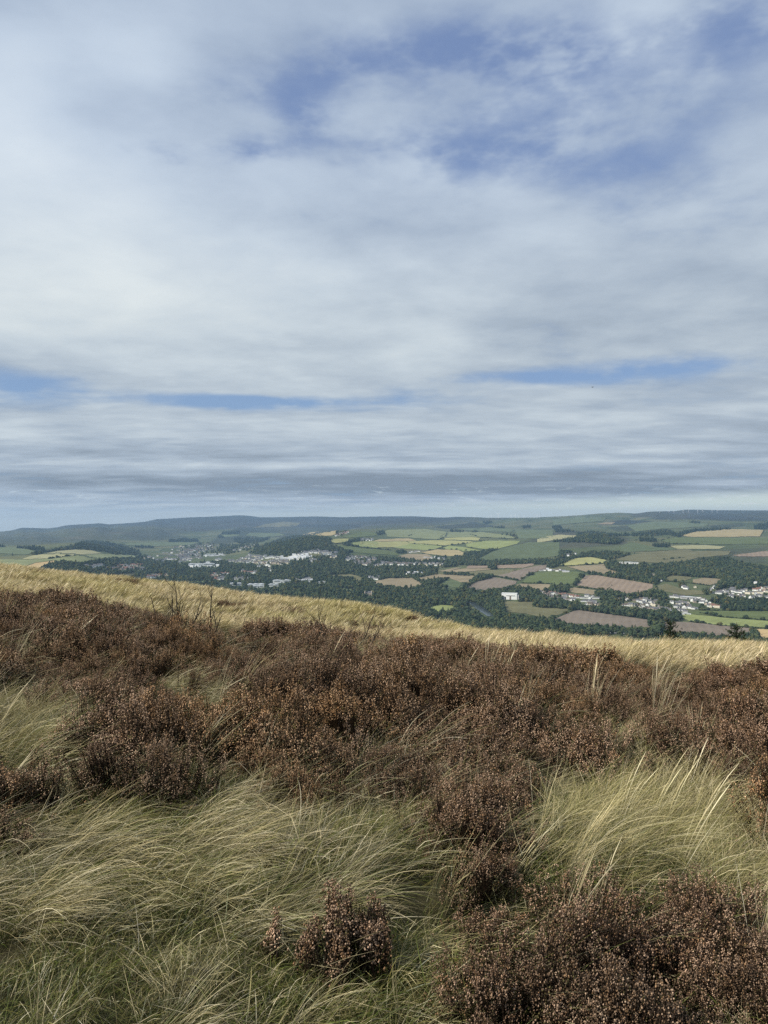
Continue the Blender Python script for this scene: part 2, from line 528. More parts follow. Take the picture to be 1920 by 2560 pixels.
M_BLADE = blade_mat('grass_blades', .98)
M_GOLD = blade_mat('golden_grass_blades', .90, .12, 3.0)


def heather_mat():
    def b(q):
        at = q.new('ShaderNodeAttribute'); at.attribute_name = 'col'
        oi = q.new('ShaderNodeObjectInfo')
        n = q.noise(oi.outputs['Location'], .55, 3, .6)
        n9 = q.noise(oi.outputs['Location'], 1.3, 2, .5)
        tint = q.ramp(n, [(.3, (.98, .90, .88)), (.5, (1, 1, 1)), (.68, (1.12, .98, .74))])
        c = q.mix(1, at.outputs['Color'], tint, 'MULTIPLY')
        br = q.m('ADD', q.m('MULTIPLY', oi.outputs['Random'], .45), q.smooth(n9, .35, .65, .50, .95))
        c = q.mix(1, c, q.xyz(br, br, br), 'MULTIPLY')
        return principled(q, c, .8, .15)
    return mat('heather_flowers_and_twigs', b)


M_HEATHER = heather_mat()


def moor_ground():
    def b(q):
        g = q.new('ShaderNodeNewGeometry')
        n = q.noise(g.outputs['Position'], 2.2, 8, .65)
        n2 = q.noise(g.outputs['Position'], 14, 5, .7)
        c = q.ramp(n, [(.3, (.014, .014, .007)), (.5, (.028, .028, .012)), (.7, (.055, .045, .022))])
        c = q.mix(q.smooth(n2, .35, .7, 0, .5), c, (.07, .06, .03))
        bp = q.new('ShaderNodeBump'); bp.inputs['Strength'].default_value = .8; bp.inputs['Distance'].default_value = .05
        q.l.new(n2, bp.inputs['Height'])
        # beyond the tufts built here the slope keeps the tone of dry grass
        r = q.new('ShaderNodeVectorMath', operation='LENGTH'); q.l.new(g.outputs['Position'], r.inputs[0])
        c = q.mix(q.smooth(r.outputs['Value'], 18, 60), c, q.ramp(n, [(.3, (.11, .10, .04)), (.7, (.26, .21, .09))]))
        return principled(q, c, .95, .1, bp.outputs[0])
    return mat('moor_ground', b)


def valley_mat():
    def b(q):
        g = q.new('ShaderNodeNewGeometry')
        at = q.new('ShaderNodeAttribute'); at.attribute_name = 'col'
        mo, dk, gr = q.sep(at.outputs['Vector'])
        p = g.outputs['Position']
        sq = q.new('ShaderNodeMapping'); q.l.new(p, sq.inputs[0]); sq.inputs['Scale'].default_value = (1, 1, 2.5)
        n = q.noise(sq.outputs[0], .0016, 6, .6, .4)
        n2 = q.noise(sq.outputs[0], .012, 6, .65)
        n3 = q.noise(sq.outputs[0], .0007, 4, .55)
        vo = q.new('ShaderNodeTexVoronoi', feature='F1'); vo.inputs['Scale'].default_value = .0032
        q.l.new(p, vo.inputs['Vector']); vo.inputs['Randomness'].default_value = .9
        cell = q.sep(vo.outputs['Color'])[0]
        grass = q.ramp(cell, [(0, (.072, .095, .044)), (.3, (.098, .120, .056)), (.55, (.140, .142, .070)), (.8, (.085, .110, .048)), (1, (.17, .16, .088))])
        grass = q.mix(q.smooth(n2, .35, .7, 0, .35), grass, (.12, .12, .055))
        # walls and hedges between the fields
        ve = q.new('ShaderNodeTexVoronoi', feature='DISTANCE_TO_EDGE'); ve.inputs['Scale'].default_value = .0032
        q.l.new(p, ve.inputs['Vector']); ve.inputs['Randomness'].default_value = .9
        grass = q.mix(q.smooth(ve.outputs['Distance'], .028, .012, 0, .75), grass, (.035, .05, .028))
        moor = q.ramp(n, [(.25, (.045, .047, .040)), (.45, (.062, .070, .045)), (.6, (.070, .066, .055)), (.8, (.11, .11, .07))])
        moor = q.mix(q.smooth(n2, .4, .75, 0, .5), moor, (.055, .05, .04))
        c = q.mix(mo, grass, moor)
        c = q.mix(q.m('MULTIPLY', dk, q.smooth(n3, .2, .8, .7, 1.0)), c, (.030, .036, .030))
        bp = q.new('ShaderNodeBump'); bp.inputs['Strength'].default_value = .9; bp.inputs['Distance'].default_value = 14
        q.l.new(n2, bp.inputs['Height'])
        return principled(q, c, .95, .05, bp.outputs[0])
    return mat('valley_grass_and_moor', b)


def field_mat(name, c, stripe=0.0, ang=0.0, var=.16):
    def b(q):
        g = q.new('ShaderNodeNewGeometry')
        n = q.noise(g.outputs['Position'], .011, 6, .62)
        n2 = q.noise(g.outputs['Position'], .05, 4, .6)
        cc = q.mix(q.smooth(n, .3, .7), tuple(x * (1 - var) for x in c), tuple(x * (1 + var) for x in c))
        cc = q.mix(q.smooth(n2, .45, .75, 0, .35), cc, tuple(x * .72 for x in c))
        wv = q.new('ShaderNodeTexWave', wave_type='BANDS', bands_direction='X')
        mp = q.new('ShaderNodeMapping'); q.l.new(g.outputs['Position'], mp.inputs[0]); mp.inputs['Rotation'].default_value = (0, 0, ang)
        q.l.new(mp.outputs[0], wv.inputs['Vector']); wv.inputs['Scale'].default_value = .014
        wv.inputs['Distortion'].default_value = 1.5; wv.inputs['Detail'].default_value = 2; wv.inputs['Detail Scale'].default_value = .3
        cc = q.mix(q.m('MULTIPLY', wv.outputs[0], stripe + .05), cc, tuple(min(.8, x * 1.45) for x in c))
        return principled(q, cc, .95, .05)
    return mat(name, b)


FM = {
    'tan': field_mat('stubble_tan', (.26, .21, .13), .12, .5),
    'stub': field_mat('stubble_pink', (.25, .19, .135), .35, .42),
    'brown': field_mat('ploughed_soil', (.205, .165, .125), .2, .3, .12),
    'green': field_mat('pasture_green', (.118, .142, .056), .10, 1.0),
    'bright': field_mat('pasture_sunlit_tone', (.24, .265, .10), .10, .7),  # pasture green, lightened to stand in for sun through a cloud gap
    'ygreen': field_mat('hay_sunlit_tone', (.33, .315, .13), .12, .6),  # hay colour with the brightness of the sunlit patch put in
    'gold': field_mat('ripe_field', (.36, .29, .15), .12, .3),
    'orange': field_mat('barley_stubble', (.44, .32, .16), .25, .9),
    'pale': field_mat('pale_pasture', (.205, .22, .105), .14, .2),
    'ppale': field_mat('dry_hill_pasture', (.32, .30, .16), .14, .2),
    'olive': field_mat('rough_grazing', (.155, .145, .075), .08, .2),
    'dgreen': field_mat('hill_pasture', (.105, .128, .062), .10, .4),
    'ggreen': field_mat('far_pasture', (.125, .150, .075), .08, .4),
}


def leaf_mat(name, a, b_, c_):
    def b(q):
        oi = q.new('ShaderNodeObjectInfo'); g = q.new('ShaderNodeNewGeometry')
        col = q.ramp(oi.outputs['Random'], [(0, (a[0] * 1.1, a[1] * .8, a[2])), (.06, a), (.5, b_), (.88, c_), (.94, (c_[0] * 1.3, c_[1] * 1.02, c_[2] * .9)), (1, c_)])
        at = q.new('ShaderNodeAttribute'); at.attribute_name = 'col'
        col = q.mix(1, col, at.outputs['Color'], 'MULTIPLY')
        d = q.new('ShaderNodeBsdfDiffuse'); q.put(d.inputs[0], col)
        return d.outputs[0]
    return mat(name, b)


M_LEAF = leaf_mat('broadleaf_foliage', (.034, .050, .032), (.050, .068, .038), (.078, .090, .042))
M_CONIF = leaf_mat('conifer_foliage', (.018, .032, .020), (.026, .04, .024), (.035, .05, .03))
M_BARK = plain('bark', (.075, .058, .042), .95, .3, 6)
M_TWIG = plain('dead_twigs', (.055, .045, .034), .9, .3, 20)


# ------------------------------------------------------------------ ground sheets
def sheet(name, az_list, r_list, material, colfn=None):
    A, RR = np.meshgrid(np.radians(az_list), r_list, indexing='ij')
    X = RR * np.sin(A); Y = RR * np.cos(A)
    Z = height(X, Y)
    V = np.stack([X, Y, Z], -1).reshape(-1, 3)
    na, nr = A.shape
    i = np.arange(na - 1)[:, None] * nr + np.arange(nr - 1)[None]
    fc = np.stack([i, i + 1, i + nr + 1, i + nr], -1).reshape(-1, 4)[:, ::-1]
    cols = colfn(X, Y, Z).reshape(-1, 3) if colfn else None
    fc = fc[:, ::-1]
    # normals up
    a, b_, c_ = V[fc[0, 0]], V[fc[0, 1]], V[fc[0, 2]]
    if np.cross(b_ - a, c_ - a)[2] < 0: fc = fc[:, ::-1]
    o = mesh_np(name, V, np.ascontiguousarray(fc), [material], cols=cols, smooth=True)
    tag(o, kind='structure')
    return o


az_near = np.concatenate([np.arange(-180, -40, 5), np.arange(-40, 40, .6), np.arange(40, 180.1, 5)])
R_JOIN = 170.0
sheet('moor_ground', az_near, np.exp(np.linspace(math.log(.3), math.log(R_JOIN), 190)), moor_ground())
az_far = np.concatenate([np.arange(-180, -40, 5), np.arange(-40, -30, 1.), np.arange(-30, 30, .13), np.arange(30, 40, 1.), np.arange(40, 180.1, 5)])
r_far = np.concatenate([np.exp(np.linspace(math.log(R_JOIN - .6), math.log(1500), 60)), np.exp(np.linspace(math.log(1512), math.log(19000), 345))])

MOORP = [   # photo outlines of heather moor on the far hills (moor weight)
    ([(-200, 1300), (0, 1310), (300, 1290), (700, 1270), (1200, 1270), (1330, 1290), (1250, 1298), (1150, 1308), (1040, 1318), (900, 1325), (800, 1322), (640, 1312), (500, 1325), (440, 1335), (480, 1348), (400, 1352), (260, 1350), (100, 1362), (-200, 1362)], .62),
    ([(-200, 1300), (0, 1300), (300, 1285), (700, 1265), (1200, 1270), (1130, 1304), (900, 1316), (640, 1318), (500, 1328), (400, 1318), (280, 1314), (180, 1320), (-200, 1334)], 1.0),
    ([(1580, 1270), (1920, 1262), (2100, 1270), (2100, 1302), (1850, 1300), (1700, 1300), (1580, 1292)], .9),
    ([(1330, 1340), (1420, 1325), (1570, 1345), (1560, 1360), (1400, 1372), (1330, 1365)], .8),
    ([(1290, 1360), (1350, 1340), (1420, 1340), (1420, 1356), (1320, 1372), (1290, 1372)], .6),
    ([(1640, 1385), (1920, 1368), (1920, 1410), (1800, 1402), (1700, 1402)], .6),
]
DARKP = [   # plantations and burnt heather too far to tell trees apart, plus painted skyline shading
    ([(580, 1322), (700, 1312), (900, 1310), (900, 1318), (780, 1340), (720, 1345), (650, 1340), (560, 1362), (520, 1358)], .75),
    ([(-200, 1310), (0, 1310), (300, 1290), (595, 1270), (1130, 1275), (1120, 1296), (900, 1302), (640, 1304), (520, 1312), (400, 1312), (300, 1314), (170, 1322), (-200, 1336)], .5),  # skyline band: shading of the ridge layers put into the ground colour
    ([(81, 1344), (110, 1338), (157, 1346), (150, 1357), (100, 1355)], .5), ([(300, 1337), (335, 1325), (385, 1321), (435, 1335), (400, 1351), (330, 1349)], .38), ([(240, 1321), (262, 1318), (310, 1330), (250, 1331)], .4), ([(0, 1345), (60, 1342), (80, 1352), (0, 1356)], .3),
    ([(1075, 1318), (1180, 1306), (1240, 1315), (1200, 1320), (1110, 1323)], .9),
    ([(900, 1296), (1160, 1293), (1140, 1300), (1000, 1306), (900, 1312)], .5),
    ([(1060, 1293), (1170, 1293), (1170, 1299), (1080, 1299)], .6),
    ([(1490, 1311), (1550, 1300), (1640, 1302), (1560, 1312)], .9), ([(1620, 1298), (1660, 1293), (1670, 1300)], .8),
    ([(1700, 1295), (1800, 1285), (1920, 1297), (1920, 1304), (1800, 1302)], .7),
    ([(1520, 1318), (1580, 1315), (1590, 1326), (1540, 1330)], .7),
    ([(1770, 1314), (1850, 1308), (1860, 1316), (1790, 1322)], .6),
    ([(380, 1330), (470, 1322), (560, 1312), (640, 1308), (560, 1322), (470, 1335)], .35),
    ([(1720, 1276), (1800, 1276), (1920, 1282), (1920, 1290), (1740, 1288)], .4),
]


def valley_cols(X, Y, Z):
    a = np.degrees(np.arctan2(X, Y)); Ys = np.maximum(Y, 1)
    px = np.where(Y > 10, HX + F * X / Ys, -9999); py = np.where(Y > 10, HY - F * Z / Ys, 0)
    jx = fbm(X / 260, Y / 260) * 26; jy = fbm(X / 200 + 7, Y / 200) * 7
    mo = np.zeros(X.shape); dk = np.zeros(X.shape)
    for p, wt in MOORP: mo = np.maximum(mo, wt * in_poly(px + jx, py + jy, p))
    for p, wt in DARKP: dk = np.maximum(dk, wt * in_poly(px + jx * .7, py + jy * .35, p))
    mo = gsm(mo, 1.2, 0); mo = gsm(mo, 1.0, 1)
    dk = gsm(dk, .8, 0)
    rr = np.hypot(X, Y)
    mo = np.where(rr < 1000, .6, mo); dk = np.where(rr < 1000, .0, dk)
    return np.stack([mo, dk, mo * 0], -1)


sheet('valley_terrain', az_far, r_far, valley_mat(), valley_cols)


# ------------------------------------------------------------------ fields
def c1(L): return [(x / 3.318, 1240 + y / 3.318) for x, y in L]
def c2(L): return [(450 + x / 3.318, 1240 + y / 3.318) for x, y in L]
def c3(L): return [(900 + x / 3.318, 1240 + y / 3.318) for x, y in L]
def c4(L): return [(1350 + x / 2.9105, 1240 + y / 2.9105) for x, y in L]
def c5(L): return [(1150 + x / 2.1545, 1430 + y / 2.1545) for x, y in L]


FIELDS = [
    ('tan', c3([(115, 715), (190, 690), (240, 684), (430, 680), (540, 745), (430, 765), (300, 760), (190, 745)])),
    ('tan', c3([(470, 682), (600, 655), (660, 650), (950, 665), (900, 720), (830, 715), (740, 685), (500, 705)])),
    ('dgreen', c3([(640, 735), (740, 687), (850, 720), (815, 765), (700, 750)])),
    ('brown', c3([(880, 765), (960, 715), (1110, 675), (1300, 708), (1293, 730), (1170, 768), (1000, 790)])),
    ('brown', c3([(1140, 660), (1420, 590), (1550, 570), (1540, 602), (1400, 650), (1328, 700), (1250, 688)])),
    ('stub', c3([(1130, 575), (1440, 560), (1440, 575), (1350, 600), (1140, 600)])),
    ('stub', c3([(880, 600), (900, 577), (1060, 580), (1060, 598)])),
    ('tan', c3([(690, 630), (860, 602), (1090, 602), (1080, 612), (870, 633)])),
    ('olive', c3([(870, 638), (1090, 615), (1300, 610), (1240, 640), (1120, 665), (1040, 650), (950, 662)])),
    ('green', [(1304, 1457), (1322, 1442), (1337, 1433), (1400, 1429), (1453, 1432), (1443, 1446), (1436, 1460), (1378, 1463), (1376, 1460)]),
    ('tan', c3([(1290, 742), (1330, 730), (1575, 735), (1580, 765), (1500, 790), (1390, 762)])),
    ('tan', c3([(655, 625), (800, 595), (845, 598), (700, 630)])),
    ('tan', c3([(310, 502), (400, 482), (555, 483), (600, 503), (590, 530), (500, 540), (380, 520)])),
    ('gold', c3([(510, 470), (640, 447), (800, 447), (865, 472), (850, 500), (700, 500), (560, 480)])),
    ('bright', c3([(660, 440), (740, 412), (870, 425), (1010, 455), (880, 460)])),
    ('bright', c3([(880, 397), (1010, 377), (1070, 372), (1330, 374), (1300, 400), (1140, 440), (1010, 440), (880, 420)])),
    ('bright', c3([(280, 430), (400, 397), (540, 402), (700, 417), (640, 438), (560, 453), (400, 443)])),
    ('ygreen', c3([(0, 377), (100, 382), (380, 378), (428, 398), (280, 428), (130, 428), (0, 400)])),
    ('green', c3([(0, 432), (130, 442), (300, 470), (330, 495), (260, 490), (0, 475)])),
    ('gold', c3([(100, 380), (160, 362), (400, 352), (470, 374), (380, 376)])),
    ('ygreen', c3([(404, 395), (394, 379), (640, 367), (900, 377), (960, 387), (790, 402), (700, 413), (540, 400)])),
    ('pale', c3([(230, 282), (560, 277), (720, 300), (700, 345), (640, 362), (400, 348), (230, 340), (200, 300)])),
    ('ygreen', c3([(700, 349), (900, 342), (1000, 347), (980, 372), (700, 365)])),
    ('pale', c3([(720, 302), (1000, 300), (1250, 330), (1300, 355), (1000, 342), (720, 345)])),
    ('dgreen', c3([(975, 522), (1100, 457), (1400, 387), (1655, 382), (1655, 500), (1400, 528), (1050, 540)])),
    ('ggreen', c3([(1280, 280), (1600, 285), (1600, 350), (1320, 358)])),
    ('ggreen', c3([(780, 275), (1080, 262), (1260, 275), (1270, 300), (1100, 300), (900, 290)])),
    ('gold', c2([(1015, 325), (1100, 300), (1300, 290), (1290, 318), (1250, 333)])),
    ('ygreen', c2([(1240, 372), (1270, 360), (1400, 355), (1390, 380), (1290, 394)])),
    ('bright', c2([(1380, 395), (1450, 380), (1600, 376), (1645, 380), (1645, 435), (1500, 420)])),
    ('green', c2([(1240, 402), (1400, 415), (1650, 447), (1650, 485), (1500, 475), (1380, 450)])),
    ('green', c2([(1330, 340), (1500, 303), (1600, 303), (1650, 330), (1400, 350)])),
    ('ggreen', c2([(370, 345), (340, 322), (480, 317), (500, 330)])),
    ('ggreen', c2([(540, 330), (580, 307), (820, 310), (875, 328), (700, 346)])),
    ('olive', c2([(600, 265), (700, 235), (850, 215), (1000, 225), (960, 255), (760, 262)])),
    ('olive', c2([(1200, 655), (1430, 650), (1522, 680), (1480, 715), (1440, 685), (1300, 672)])),
    ('tan', c2([(1605, 715), (1640, 702), (1680, 700), (1690, 742), (1620, 740)])),
    ('green', c2([(60, 710), (200, 702), (250, 712), (100, 722)])),
    ('ggreen', c2([(1330, 770), (1440, 770), (1450, 785), (1340, 790)])),
    ('pale', c1([(-60, 530), (0, 528), (180, 530), (400, 523), (650, 493), (850, 480), (1000, 490), (1110, 495), (1130, 510), (900, 515), (780, 530), (700, 555), (560, 550), (480, 543), (440, 536), (300, 553), (180, 592), (0, 580), (-60, 580)])),
    ('ppale', c1([(250, 502), (480, 457), (620, 445), (740, 448), (848, 477), (650, 490), (400, 520), (180, 527)])),
    ('orange', c1([(190, 594), (300, 556), (440, 539), (476, 546), (380, 580), (290, 604)])),
    ('olive', c1([(890, 668), (1000, 647), (1130, 640), (1080, 680), (1000, 690), (900, 682)])),
    ('ggreen', c1([(-60, 427), (100, 427), (250, 447), (290, 460), (240, 488), (180, 490), (60, 480), (-60, 475)])),
    ('ggreen', c1([(1030, 390), (1400, 385), (1659, 385), (1580, 410), (1300, 420), (1050, 412)])),
    ('stub', c4([(262, 652), (330, 582), (400, 577), (560, 602), (820, 642), (820, 670), (740, 718), (560, 703), (460, 680)])),
    ('tan', c4([(200, 682), (250, 667), (430, 690), (380, 720), (230, 702)])),
    ('ygreen', c4([(120, 512), (260, 452), (360, 444), (480, 467), (480, 488), (200, 507)])),
    ('tan', c4([(200, 516), (470, 497), (480, 530), (590, 560), (480, 570), (330, 552)])),
    ('olive', c4([(910, 602), (950, 577), (1098, 591), (1106, 602), (1050, 620), (940, 618)])),
    ('tan', c4([(1112, 608), (1200, 597), (1320, 607), (1310, 630), (1230, 650), (1112, 635)])),
    ('olive', c4([(830, 660), (920, 640), (1040, 680), (1180, 690), (1200, 715), (1060, 725), (930, 700), (840, 690)])),
    ('olive', c4([(530, 462), (700, 422), (1000, 402), (1390, 402), (1370, 430), (1150, 450), (1050, 480), (900, 490), (700, 480)])),
    ('gold', c4([(1030, 290), (1120, 262), (1380, 243), (1600, 246), (1625, 250), (1600, 295), (1300, 300), (1100, 300)])),
    ('green', c4([(850, 322), (1000, 304), (1659, 304), (1659, 350), (1200, 355), (950, 345)])),
    ('ppale', c4([(940, 365), (1200, 358), (1350, 372), (1300, 388), (1000, 386)])),
    ('stub', c4([(1400, 432), (1659, 400), (1680, 442), (1450, 442)])),
    ('dgreen', c4([(500, 400), (660, 335), (820, 372), (940, 375), (1000, 390), (900, 398), (640, 410)])),
    ('ppale', c4([(-20, 340), (-20, 315), (60, 292), (150, 283), (270, 290), (250, 305), (60, 330)])),
    ('tan', c4([(410, 207), (480, 192), (550, 194), (520, 210)])),
    ('ggreen', c4([(630, 217), (800, 192), (1050, 192), (1230, 207), (1200, 225), (900, 240), (700, 260)])),
    ('ggreen', c4([(90, 175), (300, 150), (480, 160), (460, 185), (250, 200), (100, 215)])),
    ('brown', c5([(480, 265), (630, 205), (1020, 258), (1025, 302), (860, 300), (700, 285), (560, 275)])),
    ('brown', c5([(1090, 268), (1240, 272), (1560, 303), (1565, 335), (1420, 350), (1200, 330), (1100, 320)])),
    ('bright', c5([(1180, 236), (1240, 227), (1400, 246), (1700, 268), (1700, 303), (1400, 287), (1240, 268)])),
    ('green', c5([(1200, 222), (1290, 210), (1700, 212), (1700, 262), (1400, 242), (1250, 226)])),
    ('olive', c5([(238, 190), (240, 160), (400, 160), (390, 190), (580, 200), (580, 215), (470, 250), (350, 225), (240, 215)])),
    ('orange', c5([(1588, 308), (1700, 312), (1700, 380), (1620, 355)])),
    ('bright', [(1072, 1520), (1090, 1512), (1135, 1515), (1137, 1527), (1090, 1531)]),
]


def drape(name, poly, material, lift=1.0, step=5.0, jit=1.0):
    P = []
    n = len(poly)
    for i in range(n):
        a = np.array(poly[i]); b_ = np.array(poly[(i + 1) % n])
        k = max(1, int(np.hypot(*(b_ - a)) / 4))
        for t in range(k):
            P.append(a + (b_ - a) * t / k)
    P = np.array(P)
    P[:, 1] += fbm(P[:, 0] / 9 + 3, P[:, 1] / 9, 3) * jit * 2
    nb = len(P)
    x0, y0 = P.min(0); x1, y1 = P.max(0)
    gx, gy = np.meshgrid(np.arange(x0, x1, step), np.arange(y0, y1, 2.0))
    gx = gx.ravel() + .3; gy = gy.ravel() + .2
    m_ = in_poly(gx, gy, P)
    Q = np.concatenate([P, np.stack([gx[m_], gy[m_]], 1)])
    W, ok = ground_at(Q[:, 0], Q[:, 1])
    ed = [(i, (i + 1) % nb) for i in range(nb)]
    vs, es, fs, ov, oe, of_ = delaunay_2d_cdt([Vector(q) for q in Q], ed, [], 1, 1e-4)
    W2, ok = ground_at([v.x for v in vs], [v.y for v in vs])
    r = np.hypot(W2[:, 0], W2[:, 1])
    W2[:, 2] += lift * np.clip(r / 3000, .8, 3)
    keep = []
    for f in fs:
        rr = r[list(f)]
        if ok[list(f)].all() and rr.max() / rr.min() < 1.12: keep.append(f)
    if not keep: return None
    tri = np.array(keep)
    a, b_, c_ = W2[tri[:, 0]], W2[tri[:, 1]], W2[tri[:, 2]]
    nz = np.cross(b_ - a, c_ - a)[:, 2]
    tri[nz < 0] = tri[nz < 0][:, ::-1]
    o = mesh_np(name, W2, tri, [material], smooth=True)
    return tag(o, kind='structure')


for k_, poly in FIELDS:
    drape('field', poly, FM[k_], 1.2)


def water_mat():
    def b(q):
        g = q.new('ShaderNodeNewGeometry')
        n = q.noise(g.outputs['Position'], .12, 4, .6)
        bp = q.new('ShaderNodeBump'); bp.inputs['Strength'].default_value = .05; bp.inputs['Distance'].default_value = .2
        q.l.new(n, bp.inputs['Height'])
        return principled(q, (.055, .07, .075), .18, .6, bp.outputs[0])
    return mat('river_water', b)


RIVER = c5([(40, 158), (75, 165), (130, 195), (190, 238), (150, 240), (110, 215), (80, 195), (55, 175)])
drape('river', RIVER, water_mat(), 1.5, 4, .2)
M_ROAD = plain('worn_asphalt', (.23, .23, .22), .9, .12, .05)
ROADS = [
    c2([(910, 645), (960, 680), (1010, 700), (1100, 715), (1095, 722), (1000, 710), (950, 688), (903, 650)]),
    c2([(1005, 690), (1060, 668), (1110, 690), (1100, 705), (1040, 705)]),
    c2([(840, 640), (870, 660), (885, 700), (875, 700), (860, 668), (838, 650)]),
    c5([(800, 326), (1040, 335), (1040, 341), (800, 332)]),
]
for rd in ROADS: drape('road', rd, M_ROAD, 1.6, 4, .1)


# ------------------------------------------------------------------ instancing helper (for what nobody could count)
def gn_instances(name, pts, rots, scls, idx, protos, label, cat, tint=None):
    me = bpy.data.meshes.new(name)
    n = len(pts)
    me.vertices.add(n); me.vertices.foreach_set('co', np.asarray(pts, np.float32).ravel())
    a = me.attributes.new('rot', 'FLOAT_VECTOR', 'POINT'); a.data.foreach_set('vector', np.asarray(rots, np.float32).ravel())
    a = me.attributes.new('scl', 'FLOAT_VECTOR', 'POINT'); a.data.foreach_set('vector', np.asarray(scls, np.float32).ravel())
    a = me.attributes.new('idx', 'INT', 'POINT'); a.data.foreach_set('value', np.asarray(idx, np.int32))
    o = bpy.data.objects.new(name, me); C.objects.link(o)
    col_ = bpy.data.collections.new(name + '_kinds')
    for k, p in enumerate(protos):
        p.name = '%s_kind_%03d' % (name, k)
        col_.objects.link(p)
    ng = bpy.data.node_groups.new(name, 'GeometryNodeTree')
    ng.interface.new_socket('Geometry', in_out='INPUT', socket_type='NodeSocketGeometry')
    ng.interface.new_socket('Geometry', in_out='OUTPUT', socket_type='NodeSocketGeometry')
    N = ng.nodes; L = ng.links
    gi = N.new('NodeGroupInput'); go = N.new('NodeGroupOutput')
    ip = N.new('GeometryNodeInstanceOnPoints'); ci = N.new('GeometryNodeCollectionInfo')
    ci.inputs['Collection'].default_value = col_
    ci.inputs['Separate Children'].default_value = True
    ci.inputs['Reset Children'].default_value = True
    def na(nm, t):
        q = N.new('GeometryNodeInputNamedAttribute'); q.data_type = t; q.inputs[0].default_value = nm
        return q.outputs[0]
    er = N.new('FunctionNodeEulerToRotation')
    L.new(na('rot', 'FLOAT_VECTOR'), er.inputs[0])
    L.new(gi.outputs[0], ip.inputs['Points']); L.new(ci.outputs[0], ip.inputs['Instance'])
    ip.inputs['Pick Instance'].default_value = True
    L.new(na('idx', 'INT'), ip.inputs['Instance Index'])
    L.new(er.outputs[0], ip.inputs['Rotation'])
    L.new(na('scl', 'FLOAT_VECTOR'), ip.inputs['Scale'])
    L.new(ip.outputs[0], go.inputs[0])
    md = o.modifiers.new('scatter', 'NODES'); md.node_group = ng
    return tag(o, label, cat, kind='stuff')


# ------------------------------------------------------------------ valley trees
def ico(sub=1):
    t = (1 + 5**.5) / 2
    v = [(-1, t, 0), (1, t, 0), (-1, -t, 0), (1, -t, 0), (0, -1, t), (0, 1, t), (0, -1, -t), (0, 1, -t), (t, 0, -1), (t, 0, 1), (-t, 0, -1), (-t, 0, 1)]
    f = [(0, 11, 5), (0, 5, 1), (0, 1, 7), (0, 7, 10), (0, 10, 11), (1, 5, 9), (5, 11, 4), (11, 10, 2), (10, 7, 6), (7, 1, 8),
         (3, 9, 4), (3, 4, 2), (3, 2, 6), (3, 6, 8), (3, 8, 9), (4, 9, 5), (2, 4, 11), (6, 2, 10), (8, 6, 7), (9, 8, 1)]
    v = [Vector(p).normalized() for p in v]
    for _ in range(sub):
        cache = {}; nf = []
        def mid_(a, b_):
            k = (min(a, b_), max(a, b_))
            if k not in cache: v.append(((v[a] + v[b_]) / 2).normalized()); cache[k] = len(v) - 1
            return cache[k]
        for a, b_, c_ in f:
            ab, bc, ca = mid_(a, b_), mid_(b_, c_), mid_(c_, a)
            nf += [(a, ab, ca), (b_, bc, ab), (c_, ca, bc), (ab, bc, ca)]
        f = nf
    return np.array([tuple(p) for p in v]), np.array(f)


ICO0 = ico(0); ICO1 = ico(1)


def crown(seed, kind='round', h=14.0, wd=11.0):
    """crown of many leaf clumps; base of the trunk at the origin"""
    rs = np.random.RandomState(seed); V = []; Fc = []; Cc = []
    nb = {'round': 26, 'tall': 24, 'conifer': 0}[kind]
    if kind == 'conifer':
        for k in range(9):
            z = h * (.12 + .86 * k / 9); rr = wd * .5 * (1 - k / 9.3)
            m_ = 9
            b0 = len(V); V.append((0, 0, z + h * .15))
            for j in range(m_):
                t = 2 * math.pi * (j + rs.rand() * .5) / m_; q = rr * (.65 + .6 * rs.rand())
                V.append((q * math.cos(t), q * math.sin(t), z - .05 * h * rs.rand()))
            for j in range(m_): Fc.append((b0, b0 + 1 + j, b0 + 1 + (j + 1) % m_))
            Cc += [(rs.uniform(.8, 1.2),) * 3] * (m_ + 1)
        return np.array(V), np.array(Fc), np.array(Cc)
    n = 0
    for k in range(nb):
        t = rs.rand() * 6.283; u = rs.rand()**.5
        zz = rs.rand()
        if kind == 'round':
            prof = math.sin(math.pi * (.12 + .80 * zz))**.7
            c = np.array([math.cos(t) * u * wd * .40 * prof, math.sin(t) * u * wd * .40 * prof, h * (.24 + .62 * zz)])
            s = wd * rs.uniform(.13, .22)
        else:
            prof = math.sin(math.pi * (.1 + .85 * zz))**.6
            c = np.array([math.cos(t) * u * wd * .30 * prof, math.sin(t) * u * wd * .30 * prof, h * (.12 + .78 * zz)])
            s = wd * rs.uniform(.16, .24)
        base, f = ICO1
        v = base * (1 + .55 * (rs.rand(len(base), 1) - .5)) * s * np.array([1, 1, .8]) + c
        V.append(v); Fc.append(f + n); n += len(v)
        g = rs.uniform(.84, 1.2)
        Cc.append(np.tile([g, g * rs.uniform(.97, 1.05), g * .95], (len(v), 1)))
    return np.concatenate(V), np.concatenate(Fc), np.concatenate(Cc)


def trunk_mb(h=14.0, r=.35):
    m_ = MB()
    m_.tube([(0, 0, -1.5), (.1, 0, h * .25), (-.1, .15, h * .55)], [r, r * .8, r * .4], 6)
    m_.tube([(.1, 0, h * .25), (h * .1, .1, h * .5)], [r * .5, r * .25], 4)
    m_.tube([(.1, 0, h * .28), (-h * .1, -.3, h * .5)], [r * .5, r * .25], 4)
    return m_


